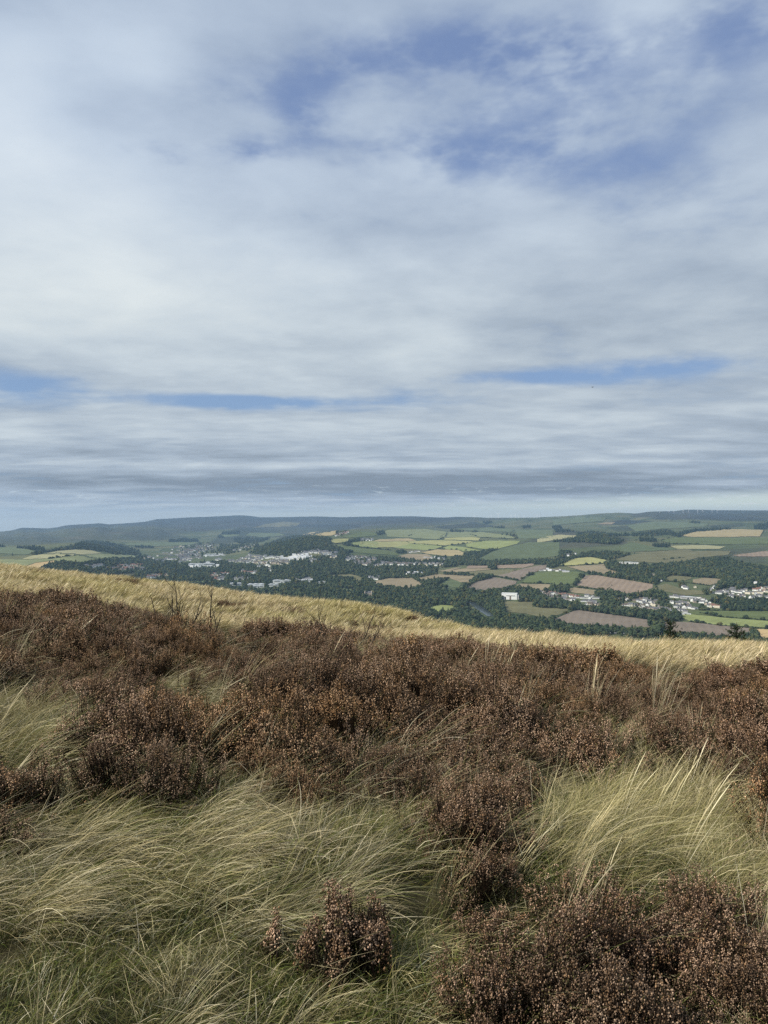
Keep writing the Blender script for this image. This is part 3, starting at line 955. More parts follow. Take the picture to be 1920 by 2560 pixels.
CK = [('round', 15, 13), ('round', 13, 12), ('round', 17, 13), ('round', 11, 11), ('tall', 20, 8), ('conifer', 18, 8)]
CROWN = []; WHOLE = []
for i, (k, h, wd) in enumerate(CK):
    V, Fc, Cc = crown(40 + i, k, h, wd)
    mt = M_CONIF if k == 'conifer' else M_LEAF
    o = mesh_np('crown', V, Fc, [mt], cols=Cc, link=False)
    CROWN.append((o.data, trunk_mb(h).build('trunk', M_BARK, link=False).data))
    WHOLE.append(bpy.data.objects.new('tree_kind', o.data))

WOODS = [   # outline, fullness, share of conifers, size
    ([(88, 1428), (120, 1412), (150, 1404), (240, 1401), (300, 1393), (360, 1388), (420, 1400), (480, 1408), (560, 1400), (640, 1412), (720, 1402), (850, 1385), (960, 1393), (1110, 1402), (1180, 1400), (1200, 1402),
      (1150, 1412), (1090, 1420), (1095, 1437), (1130, 1452), (1110, 1478), (1260, 1473), (1340, 1472), (1350, 1490), (1330, 1510), (1235, 1510), (1240, 1530), (1300, 1545), (1370, 1550), (1400, 1560), (1390, 1580), (1150, 1575), (900, 1535), (600, 1495), (300, 1465)], 1.0, .06, 1.0),
    (c4([(460, 490), (560, 480), (700, 495), (900, 500), (1000, 480), (1180, 470), (1300, 455), (1380, 450), (1480, 490), (1659, 520), (1700, 600), (1659, 640), (1540, 660), (1400, 690), (1290, 690), (1270, 660), (1320, 620), (1300, 590), (1100, 580), (950, 570), (900, 610), (840, 640), (700, 610), (560, 590), (340, 560), (370, 560), (590, 560), (500, 530)]), 1.25, .12, 1.0),
    (c4([(1240, 750), (1330, 735), (1480, 745), (1700, 745), (1700, 840), (1400, 830), (1330, 820), (1300, 800)]), 1.1, .5, 1.0),
    (c2([(570, 470), (640, 430), (760, 375), (860, 340), (960, 328), (1240, 345), (1270, 360), (1240, 395), (1380, 450), (1430, 460), (1300, 500), (1200, 450), (1050, 455), (940, 490), (840, 500), (740, 490), (620, 475)]), 1.3, .12, 1.0),
    (c1([(240, 480), (330, 460), (540, 430), (700, 378), (780, 372), (900, 385), (1050, 420), (1150, 455), (1180, 490), (1090, 485), (930, 470), (850, 455), (740, 442), (620, 438), (470, 450), (300, 482)]), 1.3, .6, 1.15),
    (c1([(100, 425), (230, 418), (370, 430), (370, 445), (240, 445), (120, 440)]), 1.2, .7, 1.2),
    (c1([(60, 465), (160, 462), (180, 485), (80, 482)]), 1.2, .7, 1.2),
    (c1([(1395, 365), (1500, 355), (1640, 360), (1640, 378), (1400, 380)]), 1.2, .8, 1.3),
    (c1([(1115, 410), (1180, 402), (1290, 415), (1280, 427), (1130, 428)]), 1.2, .8, 1.3),
    (c1([(930, 465), (1020, 462), (1030, 480), (940, 485)]), 1.0, .3, 1.1), (c1([(0, 412), (40, 413), (40, 422), (0, 420)]), 1.1, .8, 1.3),
    (c2([(0, 355), (150, 360), (150, 378), (0, 380)]), 1.2, .8, 1.3),
    (c2([(310, 342), (350, 300), (500, 290), (480, 312), (370, 345)]), 1.0, .7, 1.5),
    (c2([(440, 350), (730, 342), (760, 350), (640, 385), (500, 390), (450, 375)]), 1.0, .5, 1.4),
    (c2([(480, 400), (640, 395), (650, 420), (560, 450), (500, 430)]), .7, .3, 1.2),
    (c2([(0, 395), (240, 385), (300, 400), (480, 400), (560, 440), (400, 480), (200, 500), (0, 530)]), .35, .1, 1.0),
    (c2([(1340, 395), (1400, 375), (1480, 345), (1540, 350), (1600, 360), (1500, 378), (1420, 392), (1500, 425), (1560, 440), (1400, 420)]), 1.0, .3, 1.0),
    (c2([(1290, 300), (1380, 285), (1400, 300), (1360, 320), (1300, 335)]), .5, .4, 1.2),
    (c3([(130, 300), (200, 290), (230, 310), (150, 318)]), 1.1, .7, 1.3),
    (c3([(560, 280), (620, 285), (720, 300), (690, 312), (620, 300)]), .7, .6, 1.4), (c3([(740, 280), (860, 290), (850, 298), (750, 290)]), 1.0, .8, 1.5),
    (c3([(920, 290), (1010, 280), (1025, 290), (930, 300)]), 1.1, .8, 1.5), (c3([(1110, 310), (1280, 325), (1320, 350), (1200, 340)]), .8, .5, 1.4),
    (c3([(1010, 215), (1060, 208), (1100, 215), (1050, 232)]), 1.1, .9, 1.8), (c3([(1100, 255), (1200, 252), (1200, 270), (1110, 272)]), .9, .7, 1.6),
    (c3([(1340, 250), (1420, 243), (1420, 262), (1350, 265)]), 1.1, .9, 1.7), (c3([(1590, 255), (1659, 250), (1659, 270), (1600, 268)]), 1.1, .9, 1.7),
    (c3([(975, 408), (1010, 385), (1080, 382), (1085, 410), (1040, 425), (990, 420)]), 1.3, .5, 1.2),
    (c3([(1360, 500), (1400, 490), (1450, 510), (1440, 520), (1360, 518)]), 1.3, .3, 1.0), (c3([(1615, 475), (1659, 465), (1690, 480), (1680, 515), (1620, 510)]), 1.3, .3, 1.0),
    (c3([(300, 450), (390, 455), (390, 472), (295, 468)]), 1.1, .2, 1.0), (c3([(500, 520), (560, 505), (720, 500), (720, 530), (560, 545), (500, 545)]), .8, .2, .9),
    (c3([(750, 510), (850, 490), (880, 465), (1000, 460), (1110, 440), (1150, 440), (980, 515), (970, 530), (1300, 530), (1650, 525), (1659, 550), (1500, 560), (1300, 565), (900, 575), (760, 545)]), 1.2, .15, .9),
    (c3([(1060, 575), (1130, 570), (1135, 603), (1065, 605)]), 1.2, .1, 1.1),
    (c3([(680, 632), (900, 645), (905, 660), (700, 650)]), 1.1, .1, .8), (c3([(820, 765), (900, 720), (960, 670), (1000, 650), (1120, 650), (1110, 672), (960, 712), (880, 760), (830, 775)]), 1.1, .1, 1.0),
    (c3([(500, 705), (560, 650), (640, 655), (700, 665), (720, 690), (640, 735), (560, 745), (490, 725)]), 1.2, .1, 1.0), (c3([(300, 715), (345, 712), (340, 745), (305, 748)]), 1.0, 0, 1.0),
    (c3([(1390, 640), (1450, 612), (1465, 640), (1400, 665)]), 1.0, 0, 1.0), (c3([(1180, 770), (1290, 752), (1400, 770), (1500, 795), (1659, 770), (1659, 800), (1500, 810), (1300, 790)]), 1.0, .05, 1.0),
    (c4([(100, 420), (140, 402), (240, 408), (250, 440), (180, 445), (110, 445)]), 1.2, .2, 1.0), (c4([(290, 420), (400, 405), (600, 402), (600, 425), (400, 440), (300, 435)]), .9, .2, .9),
    (c4([(0, 465), (60, 460), (130, 480), (200, 450), (300, 430), (500, 440), (700, 415), (500, 465), (380, 440), (260, 450), (110, 515), (50, 522), (0, 490)]), .9, .1, .9),
    (c4([(260, 270), (350, 258), (470, 265), (500, 300), (610, 320), (560, 345), (300, 332), (80, 330), (180, 305), (270, 298)]), 1.3, .4, 1.2),
    (c4([(720, 308), (790, 303), (850, 312), (848, 328), (725, 322)]), 1.3, .9, 1.2), (c4([(820, 352), (880, 345), (945, 350), (940, 368), (830, 367)]), 1.3, .9, 1.2),
    (c4([(950, 285), (1050, 255), (1240, 233), (1390, 230), (1380, 243), (1250, 250), (1080, 270), (1010, 297)]), 1.2, .9, 1.3),
    (c4([(760, 265), (930, 245), (990, 272), (800, 288), (500, 290), (480, 270), (600, 280)]), .8, .6, 1.4),
    (c4([(90, 225), (150, 220), (170, 240), (250, 255), (120, 262)]), .9, .8, 1.5), (c4([(1550, 225), (1600, 205), (1659, 195), (1659, 235), (1560, 238)]), 1.2, .9, 1.4),
    (c4([(1080, 185), (1170, 190), (1160, 200), (1090, 197)]), .8, .5, 1.5), (c4([(270, 165), (330, 160), (340, 180), (280, 185)]), .9, .9, 1.8),
    (c4([(1150, 448), (1330, 443), (1250, 465), (1160, 462)]), .5, .1, .6), (c4([(900, 410), (1080, 405), (1050, 418), (920, 420)]), .5, .1, .6),
    (c4([(245, 610), (285, 610), (285, 640), (248, 640)]), 1.0, 0, 1.0), (c4([(285, 575), (325, 572), (325, 600), (290, 605)]), 1.0, 0, 1.0),
    (c4([(0, 690), (80, 660), (200, 655), (210, 690), (100, 700)]), 1.0, .1, 1.0), (c4([(0, 740), (60, 745), (280, 790), (330, 800), (260, 830), (200, 820), (0, 805)]), .9, .1, 1.0),
    (c4([(300, 720), (420, 700), (520, 690), (620, 720), (740, 715), (830, 690), (900, 700), (920, 740), (850, 755), (700, 745), (620, 765), (480, 745), (420, 730)]), 1.1, .1, 1.1),
    (c4([(300, 830), (480, 800), (620, 820), (800, 830), (1000, 840), (1010, 873), (860, 915), (560, 870), (300, 845)]), .9, .15, 1.0),
    (c4([(420, 745), (600, 755), (860, 765), (940, 790), (1250, 800), (1100, 815), (700, 800), (440, 790)]), .3, .1, .8),
    (c4([(900, 740), (1250, 755), (1250, 780), (900, 770)]), .3, .1, .8), (c4([(1250, 700), (1659, 720), (1659, 750), (1350, 750)]), .3, .1, .8),
    (c4([(0, 700), (290, 740), (300, 790), (0, 760)]), .35, .1, .8),
    (c4([(1010, 630), (1040, 625), (1040, 720), (1015, 720)]), .8, 0, 1.0), (c4([(1060, 690), (1190, 680), (1250, 690), (1240, 720), (1120, 735)]), .35, 0, .9),
    (c5([(470, 262), (560, 280), (700, 288), (860, 303), (1020, 308), (1050, 335), (800, 335), (600, 325), (480, 300)]), .8, .1, .9),
    (c5([(860, 310), (1050, 320), (1050, 345), (900, 345)]), .7, .05, .8),
    (c5([(1020, 235), (1060, 225), (1100, 275), (1120, 320), (1060, 325), (1020, 280)]), 1.2, 0, 1.4),
    (c5([(1040, 200), (1120, 190), (1180, 215), (1200, 250), (1110, 262), (1060, 235)]), 1.1, .1, 1.1),
    (c5([(1100, 330), (1250, 335), (1440, 352), (1600, 362), (1659, 362), (1659, 385), (1100, 370)]), .7, .1, .8),
    (c5([(1545, 345), (1560, 325), (1600, 330), (1625, 355), (1620, 370), (1550, 368)]), 1.3, 0, 1.0),
    (c5([(1555, 298), (1580, 305), (1590, 330), (1565, 335)]), .9, 0, .7),
    (c5([(180, 160), (225, 165), (240, 195), (250, 245), (420, 245), (470, 265), (480, 310), (300, 290), (190, 260), (190, 230), (130, 180)]), 1.2, .05, 1.0),
    (c5([(385, 130), (480, 120), (560, 150), (640, 180), (640, 205), (540, 195), (400, 190), (385, 160)]), 1.0, .1, 1.1),
    (c5([(640, 185), (820, 195), (1020, 225), (1030, 255), (820, 240), (640, 210)]), 1.0, .1, 1.0),
]
OPEN_ = [p for _, p in FIELDS] + [RIVER, [(x, y + 9) for x, y in RIVER], [(x - 2, y + 4) for x, y in RIVER]] + ROADS
BUILD_ZONE = []


def inside_any(px, py, polys):
    m_ = np.zeros(px.shape, bool)
    for p_ in polys: m_ |= in_poly(px, py, p_)
    return m_


def hedge_rows():
    L = []
    for p in [c3([(960, 712), (1110, 668), (1300, 700)]), c3([(1300, 700), (1340, 690), (1440, 640)]), c3([(1120, 665), (1250, 690)]), c3([(1340, 724), (1590, 728)]),
              c3([(1590, 728), (1590, 765)]), c3([(640, 735), (740, 683)]), c3([(870, 635), (950, 662)]), c3([(1440, 560), (1550, 568)]), c3([(1290, 742), (1170, 772)]),
              c4([(200, 660), (460, 685)]), c4([(490, 685), (525, 650)]), c4([(830, 640), (860, 700)]), c4([(910, 620), (1110, 636), (1230, 652)]), c4([(940, 572), (1110, 590)]),
              c4([(120, 512), (200, 512), (470, 492)]), c5([(480, 262), (630, 200)]), c5([(1230, 268), (1400, 290), (1560, 302), (1659, 306)]), c5([(1290, 222), (1400, 242), (1659, 262)]),
              c5([(1290, 208), (1659, 210)]), c5([(1400, 350), (1200, 328)]), c3([(430, 400), (540, 404), (700, 418)]), c3([(380, 378), (430, 400)]), c3([(700, 345), (640, 365)]),
              c3([(560, 455), (660, 435), (740, 410), (960, 385), (1070, 368)]), c3([(870, 425), (1010, 455)]), c3([(880, 455), (660, 440)]), c2([(1380, 395), (1500, 425), (1650, 440)]), c3([(0, 435), (130, 440), (260, 450)]),
              c2([(1240, 400), (1380, 395)]), c3([(0, 405), (40, 385)]), c4([(870, 330), (960, 300)]), c4([(940, 350), (1180, 350)]), c4([(1600, 300), (1635, 245)]), c3([(400, 335), (500, 300)]), c3([(640, 362), (710, 310)]),
              c3([(900, 318), (1000, 345), (1300, 360)]), c4([(900, 465), (1050, 450)]), c1([(400, 525), (560, 500), (650, 492)])]:
        L.append(p)
    return L


# ------------------------------------------------------------------ houses
def wall_mat(n, c): return plain(n, c, .8, .06, .4)
W_WHITE = wall_mat('white_render', (.84, .84, .80)); W_CREAM = wall_mat('cream_render', (.66, .60, .47)); W_STONE = wall_mat('pale_stone', (.42, .36, .29)); W_GREY = wall_mat('grey_render', (.48, .47, .44))
R_SLATE = plain('slate_roof', (.13, .13, .135), .7, .15, .5); R_RED = plain('clay_tile_roof', (.20, .105, .075), .8, .15, .5); R_BROWN = plain('brown_tile_roof', (.13, .105, .085), .8, .15, .5)
R_PALE = plain('pale_metal_roof', (.55, .56, .56), .5, .06, .3)
M_GLASS = plain('dark_window_glass', (.03, .035, .04), .2, .1, 1, .6)
M_CHIM = plain('chimney_stack', (.35, .28, .22), .9, .1, 2)
M_DOOR = plain('painted_door', (.10, .05, .04), .6, .1, 2)


def house_parts(L, D, H, RH, stacks=1, wins=True, hip=False):
    """meshes of one gabled house: ridge along x, front facing -y, origin on the ground"""
    g = MB(); x, y = L / 2, D / 2
    if hip:
        g.box(-x, x, -y, y, -2, H)
    else:
        g.add([(-x, -y, -2), (x, -y, -2), (x, y, -2), (-x, y, -2), (-x, -y, H), (x, -y, H), (x, y, H), (-x, y, H), (-x, 0, H + RH), (x, 0, H + RH)],
              [(0, 1, 5, 4), (2, 3, 7, 6), (1, 2, 6, 9, 5), (3, 0, 4, 8, 7), (4, 5, 9, 8), (6, 7, 8, 9)])
    r = MB(); e = .45; t = .3; k = RH / y
    rx = x - (D * .4 if hip else -e)
    for s in (-1, 1):
        a = (-x - e, s * (y + e), H - e * k + .06); b_ = (x + e, s * (y + e), H - e * k + .06); c_ = (rx, 0, H + RH + .06); d = (-rx, 0, H + RH + .06)
        up = [(p[0], p[1], p[2] + t) for p in (a, b_, c_, d)]
        fs = [(0, 1, 2, 3), (7, 6, 5, 4), (0, 4, 5, 1), (1, 5, 6, 2), (2, 6, 7, 3), (3, 7, 4, 0)]
        r.add([a, b_, c_, d] + up, fs)
    if hip:
        for s in (-1, 1):
            r.add([(s * (x + e), -y - e, H - e * k + t), (s * (x + e), y + e, H - e * k + t), (s * rx, 0, H + RH + t)], [(0, 1, 2), (2, 1, 0)])
    ch = []
    for s in range(stacks):
        cx = (-x + .8) if s == 0 else (x - .8) if s == 1 else (-x + (s - 1) * L / (stacks - 1))
        c_ = MB(); c_.box(cx - .5, cx + .5, -.45, .45, H + RH - .8, H + RH + 1.5)
        c_.box(cx - .58, cx + .58, -.52, .52, H + RH + 1.35, H + RH + 1.55)
        ch.append(c_)
    wn = []
    if wins:
        nw = max(2, int(L / 4.2))
        for fl in range(1 if H < 4 else 2):
            for i in range(nw):
                cx = -x + L * (i + .5) / nw
                if fl == 0 and i == nw // 2: continue
                c_ = MB(); c_.box(cx - .65, cx + .65, -y - .06, -y + .05, 1.0 + fl * 2.7, 2.3 + fl * 2.7); wn.append(c_)
        cx = -x + L * (nw // 2 + .5) / nw
        dr = MB(); dr.box(cx - .55, cx + .55, -y - .06, -y + .05, .0, 2.1)
    else: dr = None
    return g, r, ch, wn, dr


HK = {'cottage': (11, 8, 5.0, 3.2, 2), 'villa': (13, 10, 5.6, 3.8, 2), 'bungalow': (14, 9, 2.9, 2.8, 1), 'terrace': (34, 8, 5.2, 3.0, 4), 'flats': (22, 11, 9.5, 2.6, 2), 'shed': (30, 15, 5, 2.0, 0)}
HMESH = {}
for k, (L_, D_, H_, RH_, st) in HK.items():
    g, r_, ch, wn, dr = house_parts(L_, D_, H_, RH_, st, k != 'shed')
    HMESH[k] = (g.build('wall', W_WHITE, link=False).data, r_.build('roof', R_SLATE, link=False).data,
                [c_.build('chimney', M_CHIM, link=False).data for c_ in ch], [q.build('window', M_GLASS, link=False).data for q in wn],
                dr.build('door', M_DOOR, link=False).data if dr else None)
WM = {'white': W_WHITE, 'cream': W_CREAM, 'stone': W_STONE, 'grey': W_GREY}
RM = {'slate': R_SLATE, 'red': R_RED, 'brown': R_BROWN, 'pale': R_PALE}
MESHV = {}


def colored(me, m_):
    k = (me.name, m_.name)
    if k not in MESHV:
        c_ = me.copy(); c_.materials.clear(); c_.materials.append(m_); MESHV[k] = c_
    return MESHV[k]


# streets: (photo polyline, number, house kinds, walls, roofs, place words)
ST = [
    (c4([(302, 738), (415, 745)]), 5, ['terrace'], ['white'], ['slate'], 'in the upper white rows of the near village'),
    (c4([(312, 762), (412, 778)]), 4, ['terrace'], ['white'], ['slate'], 'in the lower white rows of the near village'),
    (c4([(330, 795), (450, 803)]), 6, ['cottage', 'villa'], ['white', 'cream'], ['slate', 'brown'], 'among trees below the white rows'),
    (c4([(5, 708), (290, 738)]), 16, ['cottage', 'villa', 'cottage'], ['stone', 'white', 'grey'], ['brown', 'red', 'slate'], 'at the wooded left end of the near village'),
    (c4([(20, 728), (250, 765)]), 11, ['cottage', 'villa'], ['white', 'stone', 'grey'], ['brown', 'slate'], 'in the second row at the wooded village end'),
    (c4([(560, 752), (850, 766)]), 8, ['villa', 'bungalow'], ['grey', 'white', 'stone'], ['slate', 'brown'], 'under the tall trees behind the near village'),
    (c4([(600, 792), (860, 803)]), 10, ['cottage', 'bungalow', 'villa'], ['white', 'cream', 'white'], ['slate', 'brown'], 'in the middle street of the near village'),
    (c4([(700, 772), (840, 782)]), 5, ['villa'], ['white'], ['slate'], 'on the middle lane of the near village'),
    (c4([(960, 735), (1050, 740)]), 4, ['terrace', 'cottage'], ['white'], ['slate'], 'at the village top by the meadow'),
    (c4([(1120, 752), (1215, 763)]), 5, ['flats', 'cottage'], ['white', 'grey'], ['slate', 'brown'], 'beside the long pale shed in the village'),
    (c4([(950, 780), (1085, 795)]), 7, ['villa', 'cottage'], ['white', 'cream'], ['slate'], 'in the bright middle of the near village'),
    (c4([(980, 805), (1100, 815)]), 6, ['villa', 'terrace'], ['white'], ['slate', 'brown'], 'in the lower street of the near village'),
    (c4([(730, 820), (960, 833)]), 9, ['villa', 'bungalow', 'cottage'], ['white', 'stone', 'grey'], ['brown', 'slate'], 'on the field side of the near village'),
    (c4([(1000, 835), (1070, 845)]), 4, ['cottage'], ['grey', 'white'], ['slate'], 'at the low corner of the near village'),
    (c4([(1105, 828), (1150, 826)]), 2, ['terrace', 'bungalow'], ['white'], ['slate'], 'alone by the edge of the bright green field'),
    (c4([(1220, 805), (1305, 812)]), 5, ['flats', 'cottage'], ['cream', 'white'], ['slate', 'red'], 'in front of the dark conifers by the village'),
    (c4([(1100, 768), (1250, 792)]), 6, ['villa', 'cottage'], ['white', 'stone'], ['slate'], 'between the shed and the conifers'),
    (c4([(1272, 717), (1340, 707), (1500, 697)]), 10, ['villa', 'terrace', 'villa'], ['white', 'cream'], ['slate'], 'in the bright upper estate on the right'),
    (c4([(1300, 700), (1420, 687)]), 5, ['terrace'], ['white', 'cream'], ['slate'], 'in the top estate row below the wood'),
    (c4([(1350, 732), (1490, 738)]), 8, ['cottage', 'villa'], ['white', 'cream'], ['slate', 'brown'], 'in the lower row of the right estate'),
    (c4([(1500, 720), (1675, 700)]), 11, ['villa', 'flats'], ['cream', 'white'], ['slate', 'red'], 'near the right edge under the wood'),
    (c4([(1520, 740), (1675, 738)]), 8, ['cottage', 'villa'], ['white', 'grey'], ['slate'], 'in the lowest row near the right edge'),
    (c4([(1550, 688), (1660, 678)]), 6, ['villa', 'cottage'], ['stone', 'white'], ['red', 'slate'], 'highest near the right edge of the valley'),
    (c4([(1560, 641), (1585, 641)]), 1, ['terrace'], ['white'], ['pale'], 'alone in the wood above the right estate'),
    (c4([(1040, 668), (1070, 672)]), 2, ['villa'], ['white'], ['slate'], 'standing apart above the near village'),
    (c4([(1120, 673), (1135, 672)]), 1, ['villa'], ['cream'], ['brown'], 'on its own just above the village'),
    (c4([(1225, 680), (1275, 668)]), 3, ['villa', 'bungalow'], ['white'], ['slate'], 'at the corner of the wood above the village'),
    (c4([(878, 622), (884, 622)]), 1, ['cottage'], ['white'], ['slate'], 'alone at the wood edge above the ploughed field'),
    (c4([(808, 578), (828, 580)]), 1, ['flats'], ['stone'], ['brown'], 'tall and stone built inside the big wood'),
    (c4([(0, 545), (60, 540), (200, 550)]), 9, ['shed', 'villa', 'cottage', 'bungalow'], ['grey', 'white'], ['brown', 'pale', 'slate'], 'in the farm hamlet above the green field'),
    (c4([(190, 434), (270, 430)]), 3, ['villa', 'cottage'], ['white', 'stone'], ['slate'], 'at the farm among hillside trees'),
    (c2([(390, 540), (600, 548)]), 19, ['cottage', 'villa'], ['white', 'cream', 'grey'], ['slate', 'brown'], 'on the left flank of the white town'),
    (c2([(560, 492), (690, 512)]), 9, ['flats', 'terrace'], ['white', 'cream'], ['slate'], 'in the high left corner of the white town'),
    (c2([(500, 517), (690, 533)]), 12, ['cottage', 'villa'], ['white', 'grey', 'cream'], ['slate'], 'in the second rank of the white town'),
    (c2([(600, 558), (890, 562)]), 15, ['flats', 'villa', 'cottage'], ['white', 'cream', 'stone'], ['slate', 'brown'], 'along the front of the white town'),
    (c2([(650, 582), (745, 577)]), 4, ['flats'], ['cream', 'white'], ['slate'], 'tall at the foot of the white town'),
    (c2([(700, 508), (825, 522)]), 8, ['villa', 'flats'], ['white'], ['slate'], 'right under the wooded hill with the mast'),
    (c2([(740, 546), (905, 550)]), 8, ['flats', 'villa'], ['white', 'cream'], ['slate'], 'in the centre of the white town'),
    (c2([(840, 515), (1000, 534)]), 7, ['terrace'], ['white'], ['pale'], 'in the long sloping terraces of the town'),
    (c2([(900, 508), (1060, 520)]), 7, ['terrace'], ['white'], ['pale'], 'in the second of the long terraces'),
    (c2([(940, 497), (1090, 502)]), 6, ['terrace'], ['white'], ['pale', 'slate'], 'in the third of the long terraces'),
    (c2([(1000, 482), (1160, 457)]), 11, ['villa', 'cottage'], ['white'], ['slate'], 'on the street climbing towards the green fields'),
    (c2([(1100, 472), (1240, 474)]), 9, ['villa', 'terrace'], ['white', 'cream'], ['slate'], 'at the top of the white town'),
    (c2([(1190, 492), (1310, 478)]), 7, ['villa', 'terrace'], ['white'], ['slate'], 'at the right shoulder of the white town'),
    (c2([(1235, 507), (1300, 510)]), 3, ['terrace'], ['cream'], ['slate'], 'in the cream block right of the town'),
    (c2([(1080, 535), (1150, 545)]), 4, ['villa'], ['white'], ['slate'], 'in the trees below the long terraces'),
    (c2([(1370, 520), (1480, 560)]), 9, ['villa'], ['white'], ['slate'], 'on the slanting lane beside the second town'),
    (c2([(1400, 512), (1630, 520)]), 15, ['cottage', 'villa'], ['white', 'grey', 'stone'], ['slate', 'brown'], 'along the upper street of the second town'),
    (c2([(1430, 535), (1600, 550)]), 11, ['cottage'], ['stone', 'white', 'grey'], ['brown', 'slate'], 'in the middle of the second town'),
    (c2([(1470, 560), (1659, 582)]), 14, ['villa', 'cottage'], ['white', 'cream'], ['slate', 'brown'], 'along the low edge of the second town'),
    (c3([(180, 562), (420, 572)]), 20, ['villa', 'cottage'], ['white'], ['slate', 'brown'], 'in the white row below the yellow fields'),
    (c3([(420, 568), (700, 572)]), 22, ['villa', 'cottage', 'villa'], ['white', 'cream'], ['slate', 'brown'], 'at the right end of the white row'),
    (c3([(10, 520), (130, 532)]), 9, ['cottage'], ['white', 'stone'], ['slate'], 'in the gap of trees above the white row'),
    (c3([(380, 655), (520, 640)]), 9, ['bungalow', 'cottage'], ['grey', 'white'], ['pale', 'slate'], 'in the clearing above the tan field'),
    (c3([(398, 468), (500, 462)]), 5, ['shed', 'cottage'], ['white', 'grey'], ['pale', 'slate'], 'at the farm among yellow-green fields'),
    (c3([(530, 517), (700, 520)]), 6, ['shed', 'cottage', 'villa'], ['white', 'grey'], ['pale', 'slate'], 'at the farmstead by the golden field'),
    (c3([(0, 370), (110, 368)]), 7, ['cottage', 'villa'], ['white', 'grey'], ['slate'], 'in the hamlet at the top of the fields'),
    (c2([(1290, 330), (1400, 300)]), 7, ['cottage', 'villa'], ['stone', 'white'], ['red', 'slate'], 'in the hill hamlet beside the gold field'),
    (c2([(80, 588), (160, 584)]), 4, ['shed', 'flats'], ['white'], ['pale'], 'left of the big white works'),
    (c2([(240, 582), (320, 580)]), 4, ['terrace'], ['white'], ['pale'], 'right of the big white works'),
    (c2([(260, 660), (410, 652)]), 9, ['cottage', 'flats'], ['white', 'cream', 'grey'], ['slate', 'red'], 'in the estate amid the valley woods'),
    (c2([(270, 685), (370, 690)]), 7, ['cottage'], ['white', 'stone'], ['slate', 'red'], 'in the low row of the woodland estate'),
    (c2([(490, 630), (585, 632)]), 4, ['terrace', 'shed'], ['cream', 'stone'], ['red', 'slate'], 'red roofed in the valley woods'),
    (c2([(440, 690), (560, 685)]), 7, ['cottage', 'bungalow'], ['white', 'grey'], ['slate'], 'in the small row near the depot'),
    (c2([(600, 640), (640, 638)]), 2, ['terrace'], ['white'], ['slate'], 'by itself in the woods below the white town'),
    (c2([(730, 626), (820, 640)]), 3, ['villa'], ['white'], ['slate'], 'in a clearing under the white town'),
    (c2([(1570, 680), (1650, 690)]), 4, ['cottage'], ['grey', 'white'], ['slate'], 'in the trees left of the tan field'),
    (c2([(200, 500), (370, 490)]), 8, ['shed', 'terrace'], ['white', 'grey'], ['pale'], 'in the business park before the far town'),
    (c2([(300, 525), (340, 530)]), 3, ['villa'], ['white'], ['slate'], 'under the business park'),
    (c1([(690, 592), (855, 582)]), 8, ['villa', 'terrace'], ['white'], ['slate'], 'in the left village below the pale hill'),
    (c1([(880, 605), (1190, 608)]), 20, ['cottage', 'villa'], ['white', 'stone', 'cream'], ['red', 'slate', 'brown'], 'in the lower street of the left village'),
    (c1([(960, 585), (1190, 582)]), 14, ['cottage', 'villa'], ['cream', 'stone', 'white'], ['red', 'slate'], 'in the upper street of the left village'),
    (c1([(1210, 682), (1290, 675)]), 6, ['villa'], ['white'], ['slate', 'red'], 'in the row near the left grass ridge'),
    (c1([(1250, 668), (1390, 662)]), 9, ['cottage'], ['stone', 'cream'], ['red', 'brown'], 'in the wooded estate on the left'),
    (c1([(1330, 540), (1460, 520)]), 6, ['villa', 'flats'], ['white', 'stone'], ['slate'], 'at the near edge of the far town'),
]
FARTOWN = [(c2([(0, 420), (60, 440), (250, 395), (330, 400), (350, 430), (200, 470), (120, 480), (200, 520), (80, 540), (0, 560)]), 120), (c1([(1420, 420), (1659, 400), (1659, 520), (1500, 540), (1440, 480)]), 70),
           (c2([(430, 455), (480, 435), (590, 402), (640, 400), (560, 440), (480, 470)]), 22), (c1([(1180, 520), (1300, 480), (1440, 460), (1440, 520), (1300, 545)]), 22)]

TOWNK = {'terrace': 'flats'}
ST = [(pl, int(n * (1.8 if P_[0][0] < 960 and 'village' not in wh else 1.45 if 'village' in wh or 'estate' in wh else 1) + .5), ks, ws, rs_, wh) for (pl, n, ks, ws, rs_, wh) in ST for P_ in [pl]]
houses = []
hr = random.Random(5)
for pl, n, kinds, walls, roofs, where in ST:
    P = np.array(pl); seg = np.hypot(*(P[1:] - P[:-1]).T); tot = seg.sum(); cum = np.concatenate([[0], np.cumsum(seg)])
    for i in range(n):
        d = tot * (i + .5 + hr.uniform(-.25, .25)) / n
        x = np.interp(d, cum, P[:, 0]); y = np.interp(d, cum, P[:, 1])
        k = hr.choice(kinds) if len(kinds) < 4 else kinds[i % len(kinds)]
        if k == 'terrace' and hr.random() < (.75 if x < 960 else .5): k = 'villa'
        houses.append([x, y + hr.uniform(-2.6, 2.6), k, hr.choice(walls), hr.choice(roofs), where])
far_houses = []
for poly, n in FARTOWN:
    P = np.array(poly); c = 0
    while c < n:
        x = hr.uniform(P[:, 0].min(), P[:, 0].max()); y = hr.uniform(P[:, 1].min(), P[:, 1].max())
        if in_poly(np.array([x]), np.array([y]), poly)[0]:
            far_houses.append([x, y, hr.choice(['cottage', 'villa', 'terrace', 'flats']), hr.choice(['white', 'stone', 'grey', 'grey', 'cream']), hr.choice(['slate', 'slate', 'brown']), '']); c += 1
allh = houses + far_houses
G, okh = ground_at([h[0] for h in allh], [h[1] for h in allh])
